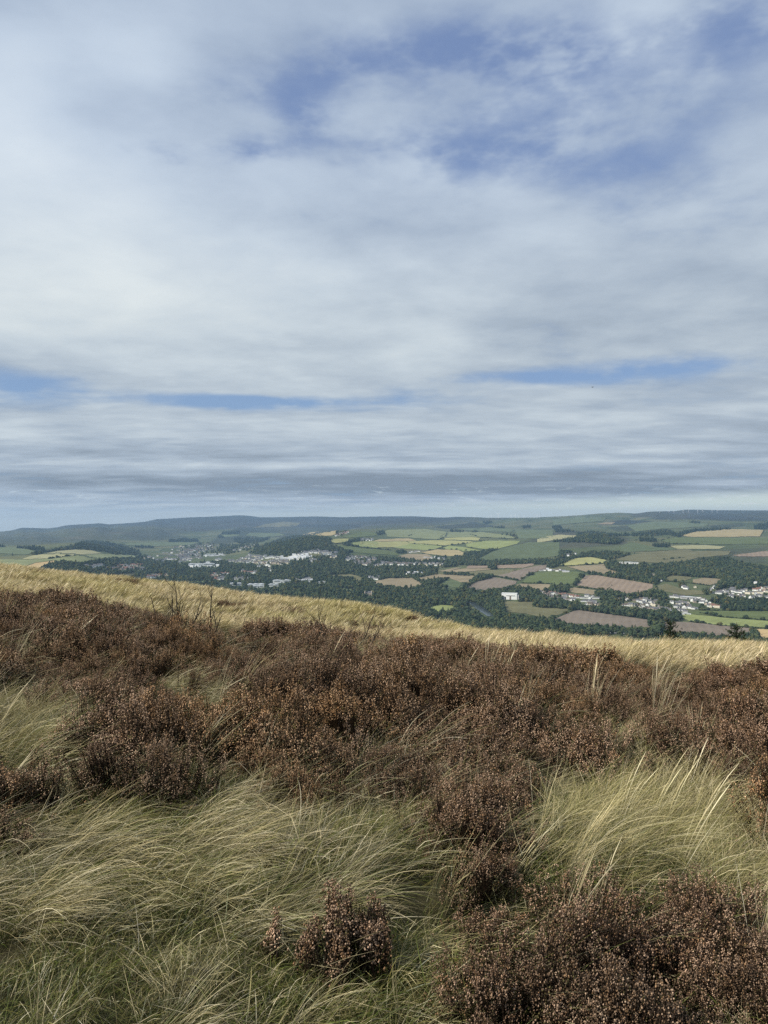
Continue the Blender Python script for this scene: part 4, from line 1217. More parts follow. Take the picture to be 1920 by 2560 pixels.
rows_ = [(np.hypot(*G[i][:2]) / HK[h[2]][0]**.5 / (1e3 if not h[5] else 1) if h[5] else 1e9 + i, i) for i, h in enumerate(allh) if okh[i]]
rows_ = sorted(rows_)
near_ids = [i for _, i in rows_[:285] if allh[i][5]]
near_set = set(near_ids)
HPOS = []
HXY = G[okh][:, :2]
KW = {'cottage': 'small house', 'villa': 'two storey house', 'bungalow': 'low bungalow', 'terrace': 'long terrace', 'flats': 'tall block', 'shed': 'long shed'}
WW = {'white': 'white', 'cream': 'cream', 'stone': 'stone', 'grey': 'grey'}
RW = {'slate': 'slate', 'red': 'red', 'brown': 'brown', 'pale': 'pale metal'}
small = MB(); small_m = []
stuffV = {}
for i, h in enumerate(allh):
    if not okh[i]: continue
    x, y, k, wl, rf, where = h
    p = G[i]; az0 = math.atan2(p[0], p[1]); r_ = math.hypot(p[0], p[1])
    rz = -az0 + hr.choice([0, 0, 0, R(90)]) + R(hr.uniform(-28, 14)) if k not in ('terrace', 'shed') else -az0 + R(hr.uniform(-16, 8))
    sc = hr.uniform(.8, 1.15) * (1.0 if k in ('cottage', 'villa', 'bungalow') else .72) * (1.0 if r_ < 3300 else 1.22)
    gm, rm_, chs, wns, drr = HMESH[k]
    if i in near_set:
        root = empty('house' if k != 'shed' else 'farm_shed', tuple(p), rz); root.scale = (sc, sc, sc)
        tag(root, ('%s with %s roof %s' % (KW[k].replace('small ', 'small %s ' % WW[wl]).replace('two storey ', 'two storey %s ' % WW[wl]).replace('low ', 'low %s ' % WW[wl]).replace('long ', 'long %s ' % WW[wl]).replace('tall ', 'tall %s ' % WW[wl]), RW[rf], where)), 'house' if k != 'shed' else 'shed', 'houses ' + where)
        def part(me, nm, par):
            o = bpy.data.objects.new(nm, me); C.objects.link(o); o.parent = par; return o
        part(colored(gm, WM[wl]), 'wall', root)
        ro = part(colored(rm_, RM[rf]), 'roof', root)
        if r_ < 4600:
            for c_ in chs: part(c_, 'chimney', ro)
        if r_ < 2900:
            for q in wns: part(q, 'window', root)
            if drr: part(drr, 'door', root)
    else:
        M = Matrix.Translation(p) @ Matrix.Rotation(rz, 4, 'Z') @ Matrix.Scale(sc, 4)
        for me, mm in ((gm, WM[wl]), (rm_, RM[rf])):
            dct = stuffV.setdefault(mm.name, (mm, [], []))
            b = len(dct[1])
            dct[1].extend([tuple(M @ v.co) for v in me.vertices])
            dct[2].extend([tuple(b + j for j in f.vertices) for f in me.polygons])
# the far town: all its small houses are one mass
me = bpy.data.meshes.new('far_town_houses'); vs = []; fs = []; mi = []; ms = []
for nm, (mm, v, f) in stuffV.items():
    b = len(vs); vs += v; fs += [tuple(j + b for j in q) for q in f]; mi += [len(ms)] * len(f); ms.append(mm)
me.from_pydata(vs, [], fs)
for mm in ms: me.materials.append(mm)
me.polygons.foreach_set('material_index', mi); me.update()
o = bpy.data.objects.new('far_town_houses', me); C.objects.link(o)
tag(o, 'small pale houses of the far towns crowded between trees in the valley', 'town', kind='stuff')


def place_px(x, y):
    g, ok = ground_at([x], [y])
    return Vector(g[0]), -math.atan2(g[0][0], g[0][1])


# large works and depots
def works(x, y, L_, D_, H_, label, roofs=3, roofm=R_PALE, rz=0, wallm=W_WHITE):
    p, a = place_px(x, y); root = empty('works_building', p, a + rz)
    g = MB(); g.box(-L_ / 2, L_ / 2, -D_ / 2, D_ / 2, -3, H_); g.build('wall', wallm, root)
    for k in range(roofs):
        m_ = MB(); x0 = -L_ / 2 + L_ * k / roofs; x1 = x0 + L_ / roofs
        xm = (x0 + x1) / 2
        m_.add([(x0 + .1, -D_ / 2 - .5, H_ + .05), (x1 - .1, -D_ / 2 - .5, H_ + .05), (x1 - .1, D_ / 2 + .5, H_ + .05), (x0 + .1, D_ / 2 + .5, H_ + .05), (xm, -D_ / 2 - .5, H_ + 2.4), (xm, D_ / 2 + .5, H_ + 2.4)],
               [(0, 3, 2, 1), (0, 1, 4), (2, 3, 5), (0, 4, 5, 3), (1, 2, 5, 4)])
        m_.build('roof', roofm, root)
    d = MB(); d.box(-2.5, 2.5, -D_ / 2 - .12, -D_ / 2 + .1, 0, 4.5); d.build('door', M_GLASS, root)
    d = MB(); d.box(-L_ * .42, -L_ * .1, -D_ / 2 - .1, -D_ / 2 + .1, H_ * .45, H_ * .7); d.build('window', M_GLASS, root)
    d = MB(); d.box(L_ * .1, L_ * .42, -D_ / 2 - .1, -D_ / 2 + .1, H_ * .45, H_ * .7); d.build('window', M_GLASS, root)
    tag(root, label, 'building', 'large works and depots in the valley')
    BUILD_ZONE.append((x, y, L_ / p.y * F / 2 + 1, 3 + H_ / p.y * F * .3))
    return root


works(450 + 180 / 3.318, 1240 + 578 / 3.318, 150, 50, 12, 'largest white works with pale roofs in the left valley', 4)
works(450 + 232 / 3.318, 1240 + 574 / 3.318, 26, 24, 20, 'tall white block joined to the right of the largest works', 1)
works(450 + 465 / 3.318, 1240 + 742 / 3.318, 55, 26, 9, 'white depot with a dark band just above the grass ridge', 2)
works(450 + 630 / 3.318, 1240 + 745 / 3.318, 70, 40, 7, 'flat pale roofed depot right of the one with the dark band', 3)
works(450 + 650 / 3.318, 1240 + 758 / 3.318, 45, 25, 7, 'pale roofed shed nearest to the grass ridge', 2)
works(450 + 780 / 3.318, 1240 + 748 / 3.318, 45, 25, 8, 'small white warehouse between two depots', 2)
works(450 + 845 / 3.318, 1240 + 718 / 3.318, 75, 30, 10, 'long white warehouse below the road junction', 2)
works(450 + 1060 / 3.318, 1240 + 705 / 3.318, 60, 25, 5, 'low grey yard building beside the road bend', 3)
works(450 + 1180 / 3.318, 1240 + 722 / 3.318, 40, 15, 6, 'short pale shed right of the yard building', 1)
works(450 + 280 / 3.318, 1240 + 492 / 3.318, 120, 40, 9, 'long bright factory roof in front of the far town', 3)
works(1350 + 1078 / 2.9105, 1240 + 748 / 2.9105, 48, 20, 6, 'long pale roofed shed in the near village', 1, R_PALE, 0, W_GREY)
works(1350 + 640 / 2.9105, 1240 + 492 / 2.9105, 95, 22, 6, 'long white roofed barn on the edge of the big wood', 1, R_PALE)
works(1350 + 1060 / 2.9105, 1240 + 862 / 2.9105, 30, 10, 3, 'low glasshouse like shed behind the copper beech', 1)

# the tall white hall on the river meadow
p, a = place_px(1273, 1499)
hall = empty('white_hall', p, a + R(-6))
tag(hall, 'large plain white hall with flat roof at the edge of the river meadow', 'building')
LW = 38 / F * p.y; HH = 15 / F * p.y
g = MB(); g.box(-LW / 2, LW / 2, 0, 22, -3, HH); g.build('wall', W_WHITE, hall)
g = MB(); g.box(-LW / 2 - .6, LW / 2 + .6, -.8, 22.6, HH + .02, HH + 1.0); g.build('roof', W_WHITE, hall)
g = MB(); g.box(-LW / 2 + LW * .22, -LW / 2 + LW * .29, -.15, .1, 0, HH * .45); g.build('door', M_GLASS, hall)
g = MB(); g.box(LW * .02, LW * .12, -.2, .1, 0, HH * .62); g.build('gate', plain('brown_boards', (.22, .17, .13)), hall)
g = MB(); g.box(-LW * .2, LW * .36, -1.6, -.02, HH * .66, HH * .74); g.build('canopy', W_GREY, hall)
g = MB(); g.box(LW / 2 + .05, LW / 2 + 6, 2, 18, -3, HH * .8); g.build('side_wing', W_GREY, hall)
g = MB(); g.add([(LW / 2 + 6.1, -2, -2), (LW / 2 + 16, -2, -2), (LW / 2 + 16, 8, -2), (LW / 2 + 6.1, 8, -2), (LW / 2 + 6.1, -2, 4), (LW / 2 + 6.1, 8, 4), (LW / 2 + 14, -2, 2.5), (LW / 2 + 14, 8, 2.5)],
                [(0, 1, 6, 4), (1, 2, 7, 6), (2, 3, 5, 7), (3, 0, 4, 5), (4, 6, 7, 5)]); g.build('lean_to', W_STONE, hall)

# ruined abbey like pale building in the riverside wood
p, a = place_px(923, 1490)
ab = empty('stone_mansion', p, a)
tag(ab, 'pale stone mansion with gables and turrets half hidden in the riverside wood', 'building')
for x0, x1, hh in ((-16, -4, 10), (-4, 8, 13), (8, 15, 9)):
    g, r_, ch, wn, dr = house_parts(x1 - x0 - .1, 10, hh, 4, 1, False)
    q = g.build('wall', W_STONE, ab); q.location = ((x0 + x1) / 2, 0, 0)
    q2 = r_.build('roof', R_SLATE, ab); q2.location = ((x0 + x1) / 2, 0, 0)
for x0 in (-15, 9):
    g = MB(); g.tube([(x0, -5.5, -2), (x0, -5.5, 15)], [2, 2], 8); g.tube([(x0, -5.5, 15), (x0, -5.5, 20)], [2.4, .1], 8); g.build('turret', W_STONE, ab)
for x0 in (-12, -7, -1, 4, 11):
    g = MB(); g.box(x0 - .7, x0 + .7, -5.15, -4.95, 4, 7); g.build('window', M_GLASS, ab)
BUILD_ZONE += [(1273, 1496, 20, 9), (1287, 1500, 10, 6), (923, 1484, 8, 7)]

# radio mast on the wooded hill and one on the far left hill
M_STEEL = plain('galvanised_steel', (.45, .45, .45), .5, .1, 1)
def mast(x, y, hpx, label):
    p, a = place_px(x, y); H_ = hpx / F * p.y
    root = empty('radio_mast', p); tag(root, label, 'mast')
    m_ = MB(); s = H_ * .022
    for sx, sy in ((-1, -1), (1, -1), (1, 1), (-1, 1)): m_.tube([(sx * s, sy * s, -3), (sx * s * .5, sy * s * .5, H_)], [s * .28, s * .2], 4)
    m_.build('lattice_leg', M_STEEL, root)
    m_ = MB()
    for k in range(14):
        z0 = H_ * k / 14; z1 = H_ * (k + 1) / 14; w0 = s * (1 - .5 * k / 14)
        for sx, sy, tx, ty in ((-1, -1, 1, -1), (1, -1, 1, 1), (1, 1, -1, 1), (-1, 1, -1, -1)): m_.tube([(sx * w0, sy * w0, z0), (tx * w0, ty * w0, z1)], [s * .14] * 2, 3)
    m_.build('bracing', M_STEEL, root)
    m_ = MB(); m_.tube([(0, 0, H_), (0, 0, H_ * 1.12)], [s * .2, s * .1], 4); m_.build('antenna', M_STEEL, root)
mast(741, 1349, 12, 'tall lattice radio mast rising from the crest of the wooded hill')
mast(247, 1309, 4, 'tiny lattice mast on the far left skyline')

# wind turbines
M_TURB = plain('turbine_white', (.74, .75, .76), .5, .03, 1)
def rotor_blade(Lb):
    m_ = MB(); m_.add([(-.03 * Lb, -.012 * Lb, 0), (.05 * Lb, -.006 * Lb, .12 * Lb), (.01 * Lb, 0, Lb), (-.012 * Lb, 0, Lb), (-.03 * Lb, .012 * Lb, 0), (.03 * Lb, .012 * Lb, 0), (.05 * Lb, .006 * Lb, .12 * Lb), (.03 * Lb, -.012 * Lb, 0)],
                      [(0, 7, 1, 2, 3), (4, 3, 2, 6, 5), (0, 3, 4), (7, 5, 6, 1), (1, 6, 2), (0, 4, 5, 7)])
    return m_
tm = MB(); tm.tube([(0, 0, -6), (0, 0, 62)], [2.1, 1.2], 8); TM = tm.build('tower', M_TURB, link=False, smooth=True).data
nm_ = MB(); nm_.box(-1.6, 1.6, -3, 5, 61.5, 65); NM = nm_.build('nacelle', M_TURB, link=False).data
hm = MB(); hm.tube([(0, -3, 63), (0, -5.2, 63)], [1.5, .5], 8); HM = hm.build('hub', M_TURB, link=False).data
BM = rotor_blade(34).build('blade', M_TURB, link=False).data
TB = [(1186, 8, 'the leftmost on the skyline gap'), (1222, 6, 'left of a tall pair'), (1229, 8, 'in the left cluster'), (1246, 12, 'the tallest looking in the left cluster'), (1278, 8, 'over the dark shelter belt'),
      (1288, 9, 'in the middle of the skyline row'), (1296, 7, 'just right of the middle turbine'), (1310, 6, 'low on the slope'), (1337, 9, 'left of the right hand trio'), (1343, 10, 'in the middle of the right hand trio'), (1350, 12, 'the last in the left wind farm'),
      ] + [(1649 + 18 * k + (5 if k % 2 else 0), 7, 'on the far right ridge, place %s from its left end' % ['first', 'second', 'third', 'fourth', 'fifth', 'sixth', 'seventh', 'eighth', 'ninth'][k]) for k in range(9)]
for k, (x, hp, ws) in enumerate(TB):
    far_r = k >= 11
    rowy = 1296 if not far_r else 1283
    p, a = place_px(x, rowy)
    s = hp * 1.15 / F * p.y / 80
    root = empty('wind_turbine', p, R(random.uniform(-40, 10))); root.scale = (s,) * 3
    tag(root, 'slender white wind turbine %s' % ws, 'wind turbine', 'wind turbines on the skyline')
    for me_, nm in ((TM, 'tower'), (NM, 'nacelle'), (HM, 'hub')):
        o = bpy.data.objects.new(nm, me_); C.objects.link(o); o.parent = root
    ph = random.uniform(0, 2.0)
    for j in range(3):
        o = bpy.data.objects.new('blade', BM); C.objects.link(o); o.parent = root
        o.location = (0, -4.2, 63); o.rotation_euler = (0, ph + j * 2.0944, 0); o.scale = (1.8, 1.8, 1)

# a bird high on the right
p = Vector(((1481 - HX) / F * 160, 160, (HY - 968) / F * 160))
bird = empty('bird', p, R(30)); tag(bird, 'small dark bird gliding high in the grey cloud on the right', 'bird')
M_BIRD = plain('dark_plumage', (.03, .028, .025))
m_ = MB(); m_.tube([(-.22, 0, 0), (-.1, 0, .01), (.05, 0, 0), (.16, 0, 0), (.25, 0, -.02)], [.01, .04, .055, .035, .03], 6); m_.build('body', M_BIRD, bird)
for s in (-1, 1):
    m_ = MB(); m_.add([(.08, s * .03, .02), (-.07, s * .03, .02), (.05, s * .25, .09), (-.06, s * .24, .09), (-.03, s * .48, .05), (.08, s * .03, .03), (-.07, s * .03, .03), (.05, s * .25, .1), (-.06, s * .24, .1), (-.03, s * .48, .055)],
                      [(0, 1, 3, 2), (2, 3, 4), (5, 7, 8, 6), (7, 9, 8), (0, 2, 7, 5), (1, 6, 8, 3), (2, 4, 9, 7), (3, 8, 9, 4)]); m_.build('wing', M_BIRD, bird)

# ------------------------------------------------------------------ scatter the valley trees
tp = []
trs = np.random.RandomState(3)
for poly, full, con, size in WOODS:
    P = np.array(poly); x0, y0 = P.min(0) - .5; x1, y1 = P.max(0) + .5
    # walk the outline's rows: crowns look smaller the farther (higher) the row is
    y = y0
    area = []
    rows = np.arange(y0, y1, 1.0)
    G2, ok2 = ground_at(np.full(len(rows), (x0 + x1) / 2), rows)
    for rr_, yy in enumerate(rows):
        dist = G2[rr_][1] if ok2[rr_] else 5000
        cw = 11 * size * F / dist           # crown width in photo pixels
        per = full / max(cw * .46, 1.0) / max(cw * .25, .9)
        n = trs.poisson((x1 - x0) * per)
        tp.append(np.stack([trs.uniform(x0, x1, n), yy + trs.rand(n), np.full(n, con), np.full(n, size), np.full(n, len(tp))], 1)[
            lambda a_: in_poly(a_[:, 0] + fbm(a_[:, 0] / 7, a_[:, 1] / 7) * 5, a_[:, 1] + fbm(a_[:, 0] / 7 + 9, a_[:, 1] / 7) * 3, poly)] if False else
                  (lambda a_: a_[in_poly(a_[:, 0] + fbm(a_[:, 0] / 7, a_[:, 1] / 7) * 5, a_[:, 1] + fbm(a_[:, 0] / 7 + 9, a_[:, 1] / 7) * 3, poly)])(
                      np.stack([trs.uniform(x0, x1, n), yy + trs.rand(n), np.full(n, con), np.full(n, size)], 1)))
tp = [t[:, :4] for t in tp]
TP = np.concatenate(tp)
keep = np.ones(len(TP), bool)
for p_ in OPEN_: keep &= ~in_poly(TP[:, 0], TP[:, 1], p_)
for (bx, by, bw, bh) in BUILD_ZONE: keep &= ~((np.abs(TP[:, 0] - bx) < bw) & (TP[:, 1] > by - 1.5) & (TP[:, 1] < by + bh))
TP = TP[keep]
TG, okt = ground_at(TP[:, 0], TP[:, 1])
TP, TG = TP[okt], TG[okt]
TP[:, 1] += 6.0 * TP[:, 3] * F / TG[:, 1]
TG, okt = ground_at(TP[:, 0], TP[:, 1])
TP, TG = TP[okt], TG[okt]
okt = ~inside_any(TP[:, 0], TP[:, 1] - 1.0, OPEN_)
TP, TG = TP[okt], TG[okt]
# gardens: the open ground round the houses and along their outlook stays clear of trees
MK = np.zeros((420, 1960))
for h_, g_, o_ in zip(allh, G, okh):
    if not o_: continue
    hw = HK[h_[2]][0] * .5 * F / g_[1]; hh = (HK[h_[2]][2] + 2) * F / g_[1]
    xa, xb = int(h_[0] - hw), int(math.ceil(h_[0] + hw)); ya, yb = int(h_[1] - hh) - 1240, int(math.ceil(h_[1])) - 1240
    MK[max(0, ya):max(0, yb) + 1, max(0, xa):max(0, xb) + 1] = 1
for (bx, by, bw, bh) in BUILD_ZONE: MK[max(0, int(by - 6 - 1240)):int(by + 1 - 1240), max(0, int(bx - bw * .8)):max(0, int(bx + bw * .8))] = 1
II = np.zeros((421, 1961)); II[1:, 1:] = MK.cumsum(0).cumsum(1)
hgt_ = 12.5 * TP[:, 3] * F / TG[:, 1]; wd_ = 4.0 * TP[:, 3] * F / TG[:, 1]
xa = np.clip(TP[:, 0] - wd_, 0, 1959).astype(int); xb = np.clip(TP[:, 0] + wd_ + 1, 0, 1960).astype(int)
ya = np.clip(TP[:, 1] - hgt_ - 1240, 0, 419).astype(int); yb = np.clip(TP[:, 1] - 1240 + 1, 0, 420).astype(int)
cov_ = II[yb, xb] - II[ya, xb] - II[yb, xa] + II[ya, xa]
kk = ~((cov_ > .2 * (xb - xa) * (yb - ya)) & (trs.rand(len(TP)) < .88))
TP, TG = TP[kk], TG[kk]
# hedge trees and shrubs
HG = []; HS = []
for ln in hedge_rows():
    P = np.array(ln); seg = np.hypot(*(P[1:] - P[:-1]).T); cum = np.concatenate([[0], np.cumsum(seg)])
    g0, _ = ground_at([P[0][0]], [P[0][1]])
    n = int(cum[-1] / max(.7, 4.0 * F / g0[0][1] * .7)) + 2
    d = np.sort(trs.uniform(0, cum[-1], n))
    g_, ok_ = ground_at(np.interp(d, cum, P[:, 0]), np.interp(d, cum, P[:, 1]) + trs.normal(0, .15, n))
    HG.append(g_[ok_]); HS.append(np.where(trs.rand(ok_.sum()) < .09, .75, trs.uniform(.22, .36, ok_.sum())))
HG = np.concatenate(HG); HS = np.concatenate(HS)

rT = np.hypot(TG[:, 0], TG[:, 1])
order = np.argsort(rT)
N_IND = 280
near_t = order[:N_IND]; far_t = order[N_IND:]
kindix = np.where(trs.rand(len(TP)) < TP[:, 2], 5, trs.choice([0, 1, 2, 3, 0, 1, 2, 3, 4], len(TP)))
sz = TP[:, 3] * trs.uniform(.65, 1.2, len(TP))
ROUNDW = ['broad round green tree', 'rounded green tree', 'high domed green tree', 'low spreading green tree', 'tall narrow green tree', 'dark spire like conifer']
for t in near_t:
    ki = int(kindix[t]); x, y = TP[t][:2]
    if y > 1560: wh = 'just over the golden grass ' + ('left of the river' if x < 1160 else 'below the river bend' if x < 1240 else 'below the river meadow' if x < 1370 else 'below the left ploughed field' if x < 1500 else 'in front of the ploughed field' if x < 1610
                                                         else 'near the left pine' if x < 1720 else 'between the two pines' if x < 1820 else 'near the right pine')
    elif x < 1000: wh = 'in the wood above the heather crest'
    elif x < 1140: wh = 'in the wood left of the river'
    elif x < 1260: wh = 'in the riverside wood'
    elif x < 1380: wh = 'on the edge of the river meadow'
    elif x < 1620: wh = 'in the row below the near village'
    elif x < 1700: wh = 'beside the tall clump between the ploughed fields'
    else: wh = 'along the field edges at the right'
    cm, tmn = CROWN[ki]
    root = empty('conifer_tree' if ki == 5 else 'broadleaf_tree', tuple(TG[t]), trs.uniform(0, 6.28)); s_ = float(sz[t])
    root.scale = (s_, s_, s_ * trs.uniform(.85, 1.15))
    tag(root, '%s%s %s' % ('large ' if s_ > 1.0 else 'small ' if s_ < .8 else '', ROUNDW[ki], wh), 'tree', 'valley trees ' + wh)
    for me_, nm in ((cm, 'crown'), (tmn, 'trunk')):
        o = bpy.data.objects.new(nm, me_); C.objects.link(o); o.parent = root
n = len(far_t)
pts = np.concatenate([TG[far_t], HG]); nn = len(pts)
rots = np.zeros((nn, 3)); rots[:, 2] = trs.uniform(0, 6.28, nn)
s1 = np.concatenate([sz[far_t], HS]); scl = np.stack([s1, s1, s1 * trs.uniform(.8, 1.15, nn)], 1)
scl[n:, :2] *= 1.5
idx = np.concatenate([kindix[far_t], trs.choice([0, 1, 3], len(HG))])
gn_instances('valley_woodland', pts, rots, scl, idx, WHOLE, 'dark green woods and hedgerows filling the valley between fields and houses', 'woodland')
print('trees', nn)

# ------------------------------------------------------------------ near vegetation: grass and heather
STRAW = [(.72, .60, .36), (.60, .49, .27), (.78, .68, .46), (.42, .36, .17)]
GREENS = [(.145, .175, .032), (.085, .115, .022), (.20, .215, .055), (.31, .27, .09)]
GOLD = [(.74, .585, .34), (.64, .505, .28), (.80, .66, .42), (.48, .39, .20)]


def tuft(seed, n, Lr, rad, t0r, t1r, azs, wid, pal, segs=5, heads=0.0):
    """a tuft of blades bent by wind blowing towards +x"""
    rs = np.random.RandomState(seed)
    L = rs.uniform(*Lr, n); t0 = np.radians(rs.uniform(*t0r, n)); t1 = np.radians(rs.uniform(*t1r, n))
    a = np.radians(rs.normal(0, azs, n)); cu = np.radians(rs.normal(0, 16, n))
    rr = rad * np.sqrt(rs.rand(n)); th = rs.uniform(0, 6.283, n)
    p = np.stack([rr * np.cos(th), rr * np.sin(th), np.full(n, -.03)], 1)
    pts = [p.copy()]
    for s in range(segs):
        f = ((s + .5) / segs)**1.15
        tt = t0 + (t1 - t0) * f; aa = a + cu * f
        p = p + (L / segs)[:, None] * np.stack([np.sin(tt) * np.cos(aa), np.sin(tt) * np.sin(aa), np.cos(tt)], 1)
        pts.append(p.copy())
    pts = np.stack(pts, 1)                     # n, segs+1, 3
    tw = rs.uniform(0, 3.1416, n)
    side = np.stack([-np.sin(a) * np.cos(tw), np.cos(a) * np.cos(tw), np.sin(tw)], 1)
    side /= np.linalg.norm(side, axis=1)[:, None]
    W = rs.uniform(.6, 1.25, n) * wid * .5
    prof = np.array([1 - .85 * (k / segs)**1.6 for k in range(segs + 1)])
    if heads > 0:
        hd = rs.rand(n) < heads
        pr = np.tile(prof, (n, 1)); pr[hd, -3:] = np.array([1.1, 2.1, .5])[None]
    else: pr = np.tile(prof, (n, 1))
    off = side[:, None] * (W[:, None] * pr)[..., None]
    V = np.stack([pts - off, pts + off], 2).reshape(-1, 3)   # n*(segs+1)*2
    base = (np.arange(n) * (segs + 1) * 2)[:, None] + (np.arange(segs) * 2)[None]
    Fc = np.stack([base, base + 1, base + 3, base + 2], -1).reshape(-1, 4)
    pal = np.array(pal); c = pal[rs.randint(0, len(pal), n)] * rs.uniform(.5, 1.3, (n, 1))
    root = np.array([.022, .024, .010])  # dead thatch tone, blackened further to carry the shade between blades
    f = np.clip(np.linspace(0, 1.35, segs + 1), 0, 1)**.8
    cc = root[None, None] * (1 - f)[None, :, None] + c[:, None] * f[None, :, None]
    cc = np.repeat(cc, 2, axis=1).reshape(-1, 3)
    return V, Fc, cc


def tufts(nm, k, m_, *args, **kw):
    out = []
    for i in range(k):
        V, Fc, cc = tuft(hash(nm) % 1000 + i if False else sum(map(ord, nm)) + i * 13, *args, **kw)
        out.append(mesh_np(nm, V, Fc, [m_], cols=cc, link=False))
    return out


T_WAVE = tufts('wave', 7, M_BLADE, 84, (.38, .86), .15, (30, 66), (74, 116), 24, .0038, STRAW + STRAW + STRAW + GREENS[2:], 7)
T_MAT = tufts('mat', 4, M_BLADE, 190, (.06, .20), .17, (5, 60), (45, 115), 70, .0032, GREENS + GREENS + GREENS + STRAW[1:], 4)
T_TALL = tufts('tall', 5, M_BLADE, 34, (.45, .88), .11, (8, 28), (26, 66), 24, .0042, STRAW, 6, heads=.18)
T_FINE = tufts('fine', 4, M_BLADE, 120, (.22, .48), .15, (10, 45), (50, 105), 45, .0034, [GREENS[2], GREENS[3], STRAW[3], STRAW[1], STRAW[0], (.36, .32, .13)], 5)
T_LIT = tufts('litter', 4, M_BLADE, 46, (.10, .38), .16, (62, 90), (78, 100), 180, .0034, STRAW + [(.30, .24, .13)], 3)
T_GOLD = tufts('gold', 5, M_GOLD, 100, (.28, .60), .14, (8, 28), (40, 85), 26, .0052, GOLD + [GREENS[3]], 4, heads=.35)
T_GOLDF = tufts('goldfar', 4, M_GOLD, 60, (.28, .58), .2, (8, 28), (45, 88), 26, .010, GOLD + [GREENS[3]], 3, heads=.3)

OCT_V = np.array([(1, 0, 0), (-1, 0, 0), (0, 1, 0), (0, -1, 0), (0, 0, 1.25), (0, 0, -1.25)], float)
OCT_F = np.array([(0, 2, 4), (2, 1, 4), (1, 3, 4), (3, 0, 4), (2, 0, 5), (1, 2, 5), (3, 1, 5), (0, 3, 5)])


def heather(seed, radius, hgt, nsp, nbead, bead, lod=0):
    """low mound of upright flowering sprigs; returns stems mesh data and flowers mesh data merged"""
    rs = np.random.RandomState(seed)
    V = []; Fc = []; Cc = []; n = 0
    def add(v, f, c):
        nonlocal n
        V.append(v); Fc.append(f + n); Cc.append(c); n += len(v)
    nfl = 0
    for k in range(nsp):
        if k == 0:
            nc = max(3, nsp // 11); cth = rs.uniform(0, 6.283, nc); cq = np.sqrt(rs.rand(nc)) * rs.uniform(.75, 1.2, nc); chh = rs.uniform(.55, 1.18, nc)
        kc = rs.randint(nc); xx = math.cos(cth[kc]) * cq[kc] + rs.normal(0, .13); yy = math.sin(cth[kc]) * cq[kc] + rs.normal(0, .13)
        q = min(1.25, math.hypot(xx, yy)); th = math.atan2(yy, xx); ca, sa = math.cos(th), math.sin(th)
        top = np.array([xx * radius, yy * radius, hgt * (1 - .42 * q**2.2) * chh[kc] * rs.uniform(.8, 1.12)])
        b0 = np.array([ca * q * radius * .35 + rs.normal(0, .02), sa * q * radius * .35 + rs.normal(0, .02), -.03])
        mid_ = (b0 + top) / 2 + np.array([ca, sa, 0]) * .06 * q + rs.normal(0, .012, 3)
        # stem: thin crossed strips, coloured near black to deepen the mound's shade
        P = np.stack([b0, mid_, top]); w_ = np.array([.0028, .002, .0009]) * (1.5 if lod else 1)
        for ax in ((1, 0, 0), (0, 1, 0)):
            o_ = np.array(ax)[None] * w_[:, None]
            v = np.stack([P - o_, P + o_], 1).reshape(-1, 3)
            add(v, np.array([(0, 1, 3), (0, 3, 2), (2, 3, 5), (2, 5, 4)]), np.tile([.045, .028, .018], (6, 1)))
        # tiny leaves up the stem, darkened in colour for shade inside the mound
        ml = 20 if not lod else 10
        t = rs.uniform(.25, .9, ml)[:, None]
        pos = b0 * (1 - t)**2 + 2 * mid_ * t * (1 - t) + top * t * t
        d = rs.normal(0, 1, (ml, 3)); d /= np.linalg.norm(d, axis=1)[:, None]; e = rs.normal(0, 1, (ml, 3)); e -= (e * d).sum(1)[:, None] * d; e /= np.linalg.norm(e, axis=1)[:, None]
        s_ = .011 if not lod else .018
        v = np.stack([pos - e * s_ * .3, pos + e * s_ * .3, pos + d * s_ + np.array([0, 0, .006])], 1).reshape(-1, 3)
        g = rs.uniform(.6, 1.3)
        add(v, np.arange(ml * 3).reshape(-1, 3), np.tile(np.array([.026, .021, .010]) * g, (ml * 3, 1)))
        # flower bells round the tip
        m_ = nbead
        sl_ = rs.uniform(.05, .11)
        dirn = (top - mid_) / np.linalg.norm(top - mid_) + rs.normal(0, .18, 3); dirn /= np.linalg.norm(dirn)
        tt = rs.rand(m_); ang = rs.uniform(0, 6.283, m_)
        u = np.cross(dirn, [0, 0, 1.0]); u = u / (np.linalg.norm(u) + 1e-6); v_ = np.cross(dirn, u)
        rr = .009 + .008 * (1 - tt)
        cen = top + dirn[None] * (sl_ * (tt - .65))[:, None] + (np.cos(ang) * rr)[:, None] * u + (np.sin(ang) * rr)[:, None] * v_
        sz_ = bead * rs.uniform(.7, 1.25, m_)
        vv = cen[:, None] + OCT_V[None] * sz_[:, None, None]
        ff = OCT_F[None] + (np.arange(m_) * 6)[:, None, None]
        base = np.array([[.48, .335, .225], [.33, .215, .135], [.28, .17, .09], [.13, .11, .045]][rs.choice(4, p=[.42, .28, .2, .1])])
        c = base[None] * (.22 + 1.25 * rs.rand(m_, 1)**1.8)
        add(vv.reshape(-1, 3), ff.reshape(-1, 3), np.repeat(c, 6, axis=0))
    return np.concatenate(V), np.concatenate(Fc), np.concatenate(Cc)


HE = [mesh_np('heather', *(lambda r_: (r_[0], r_[1]))(hh_), [M_HEATHER], cols=hh_[2], link=False) for hh_ in [heather(70 + i, .33, .40, 190, 12, .0041) for i in range(4)]]
HEF = [mesh_np('heather', hh_[0], hh_[1], [M_HEATHER], cols=hh_[2], link=False) for hh_ in [heather(90 + i, .34, .36, 120, 9, .0060, 1) for i in range(3)]]

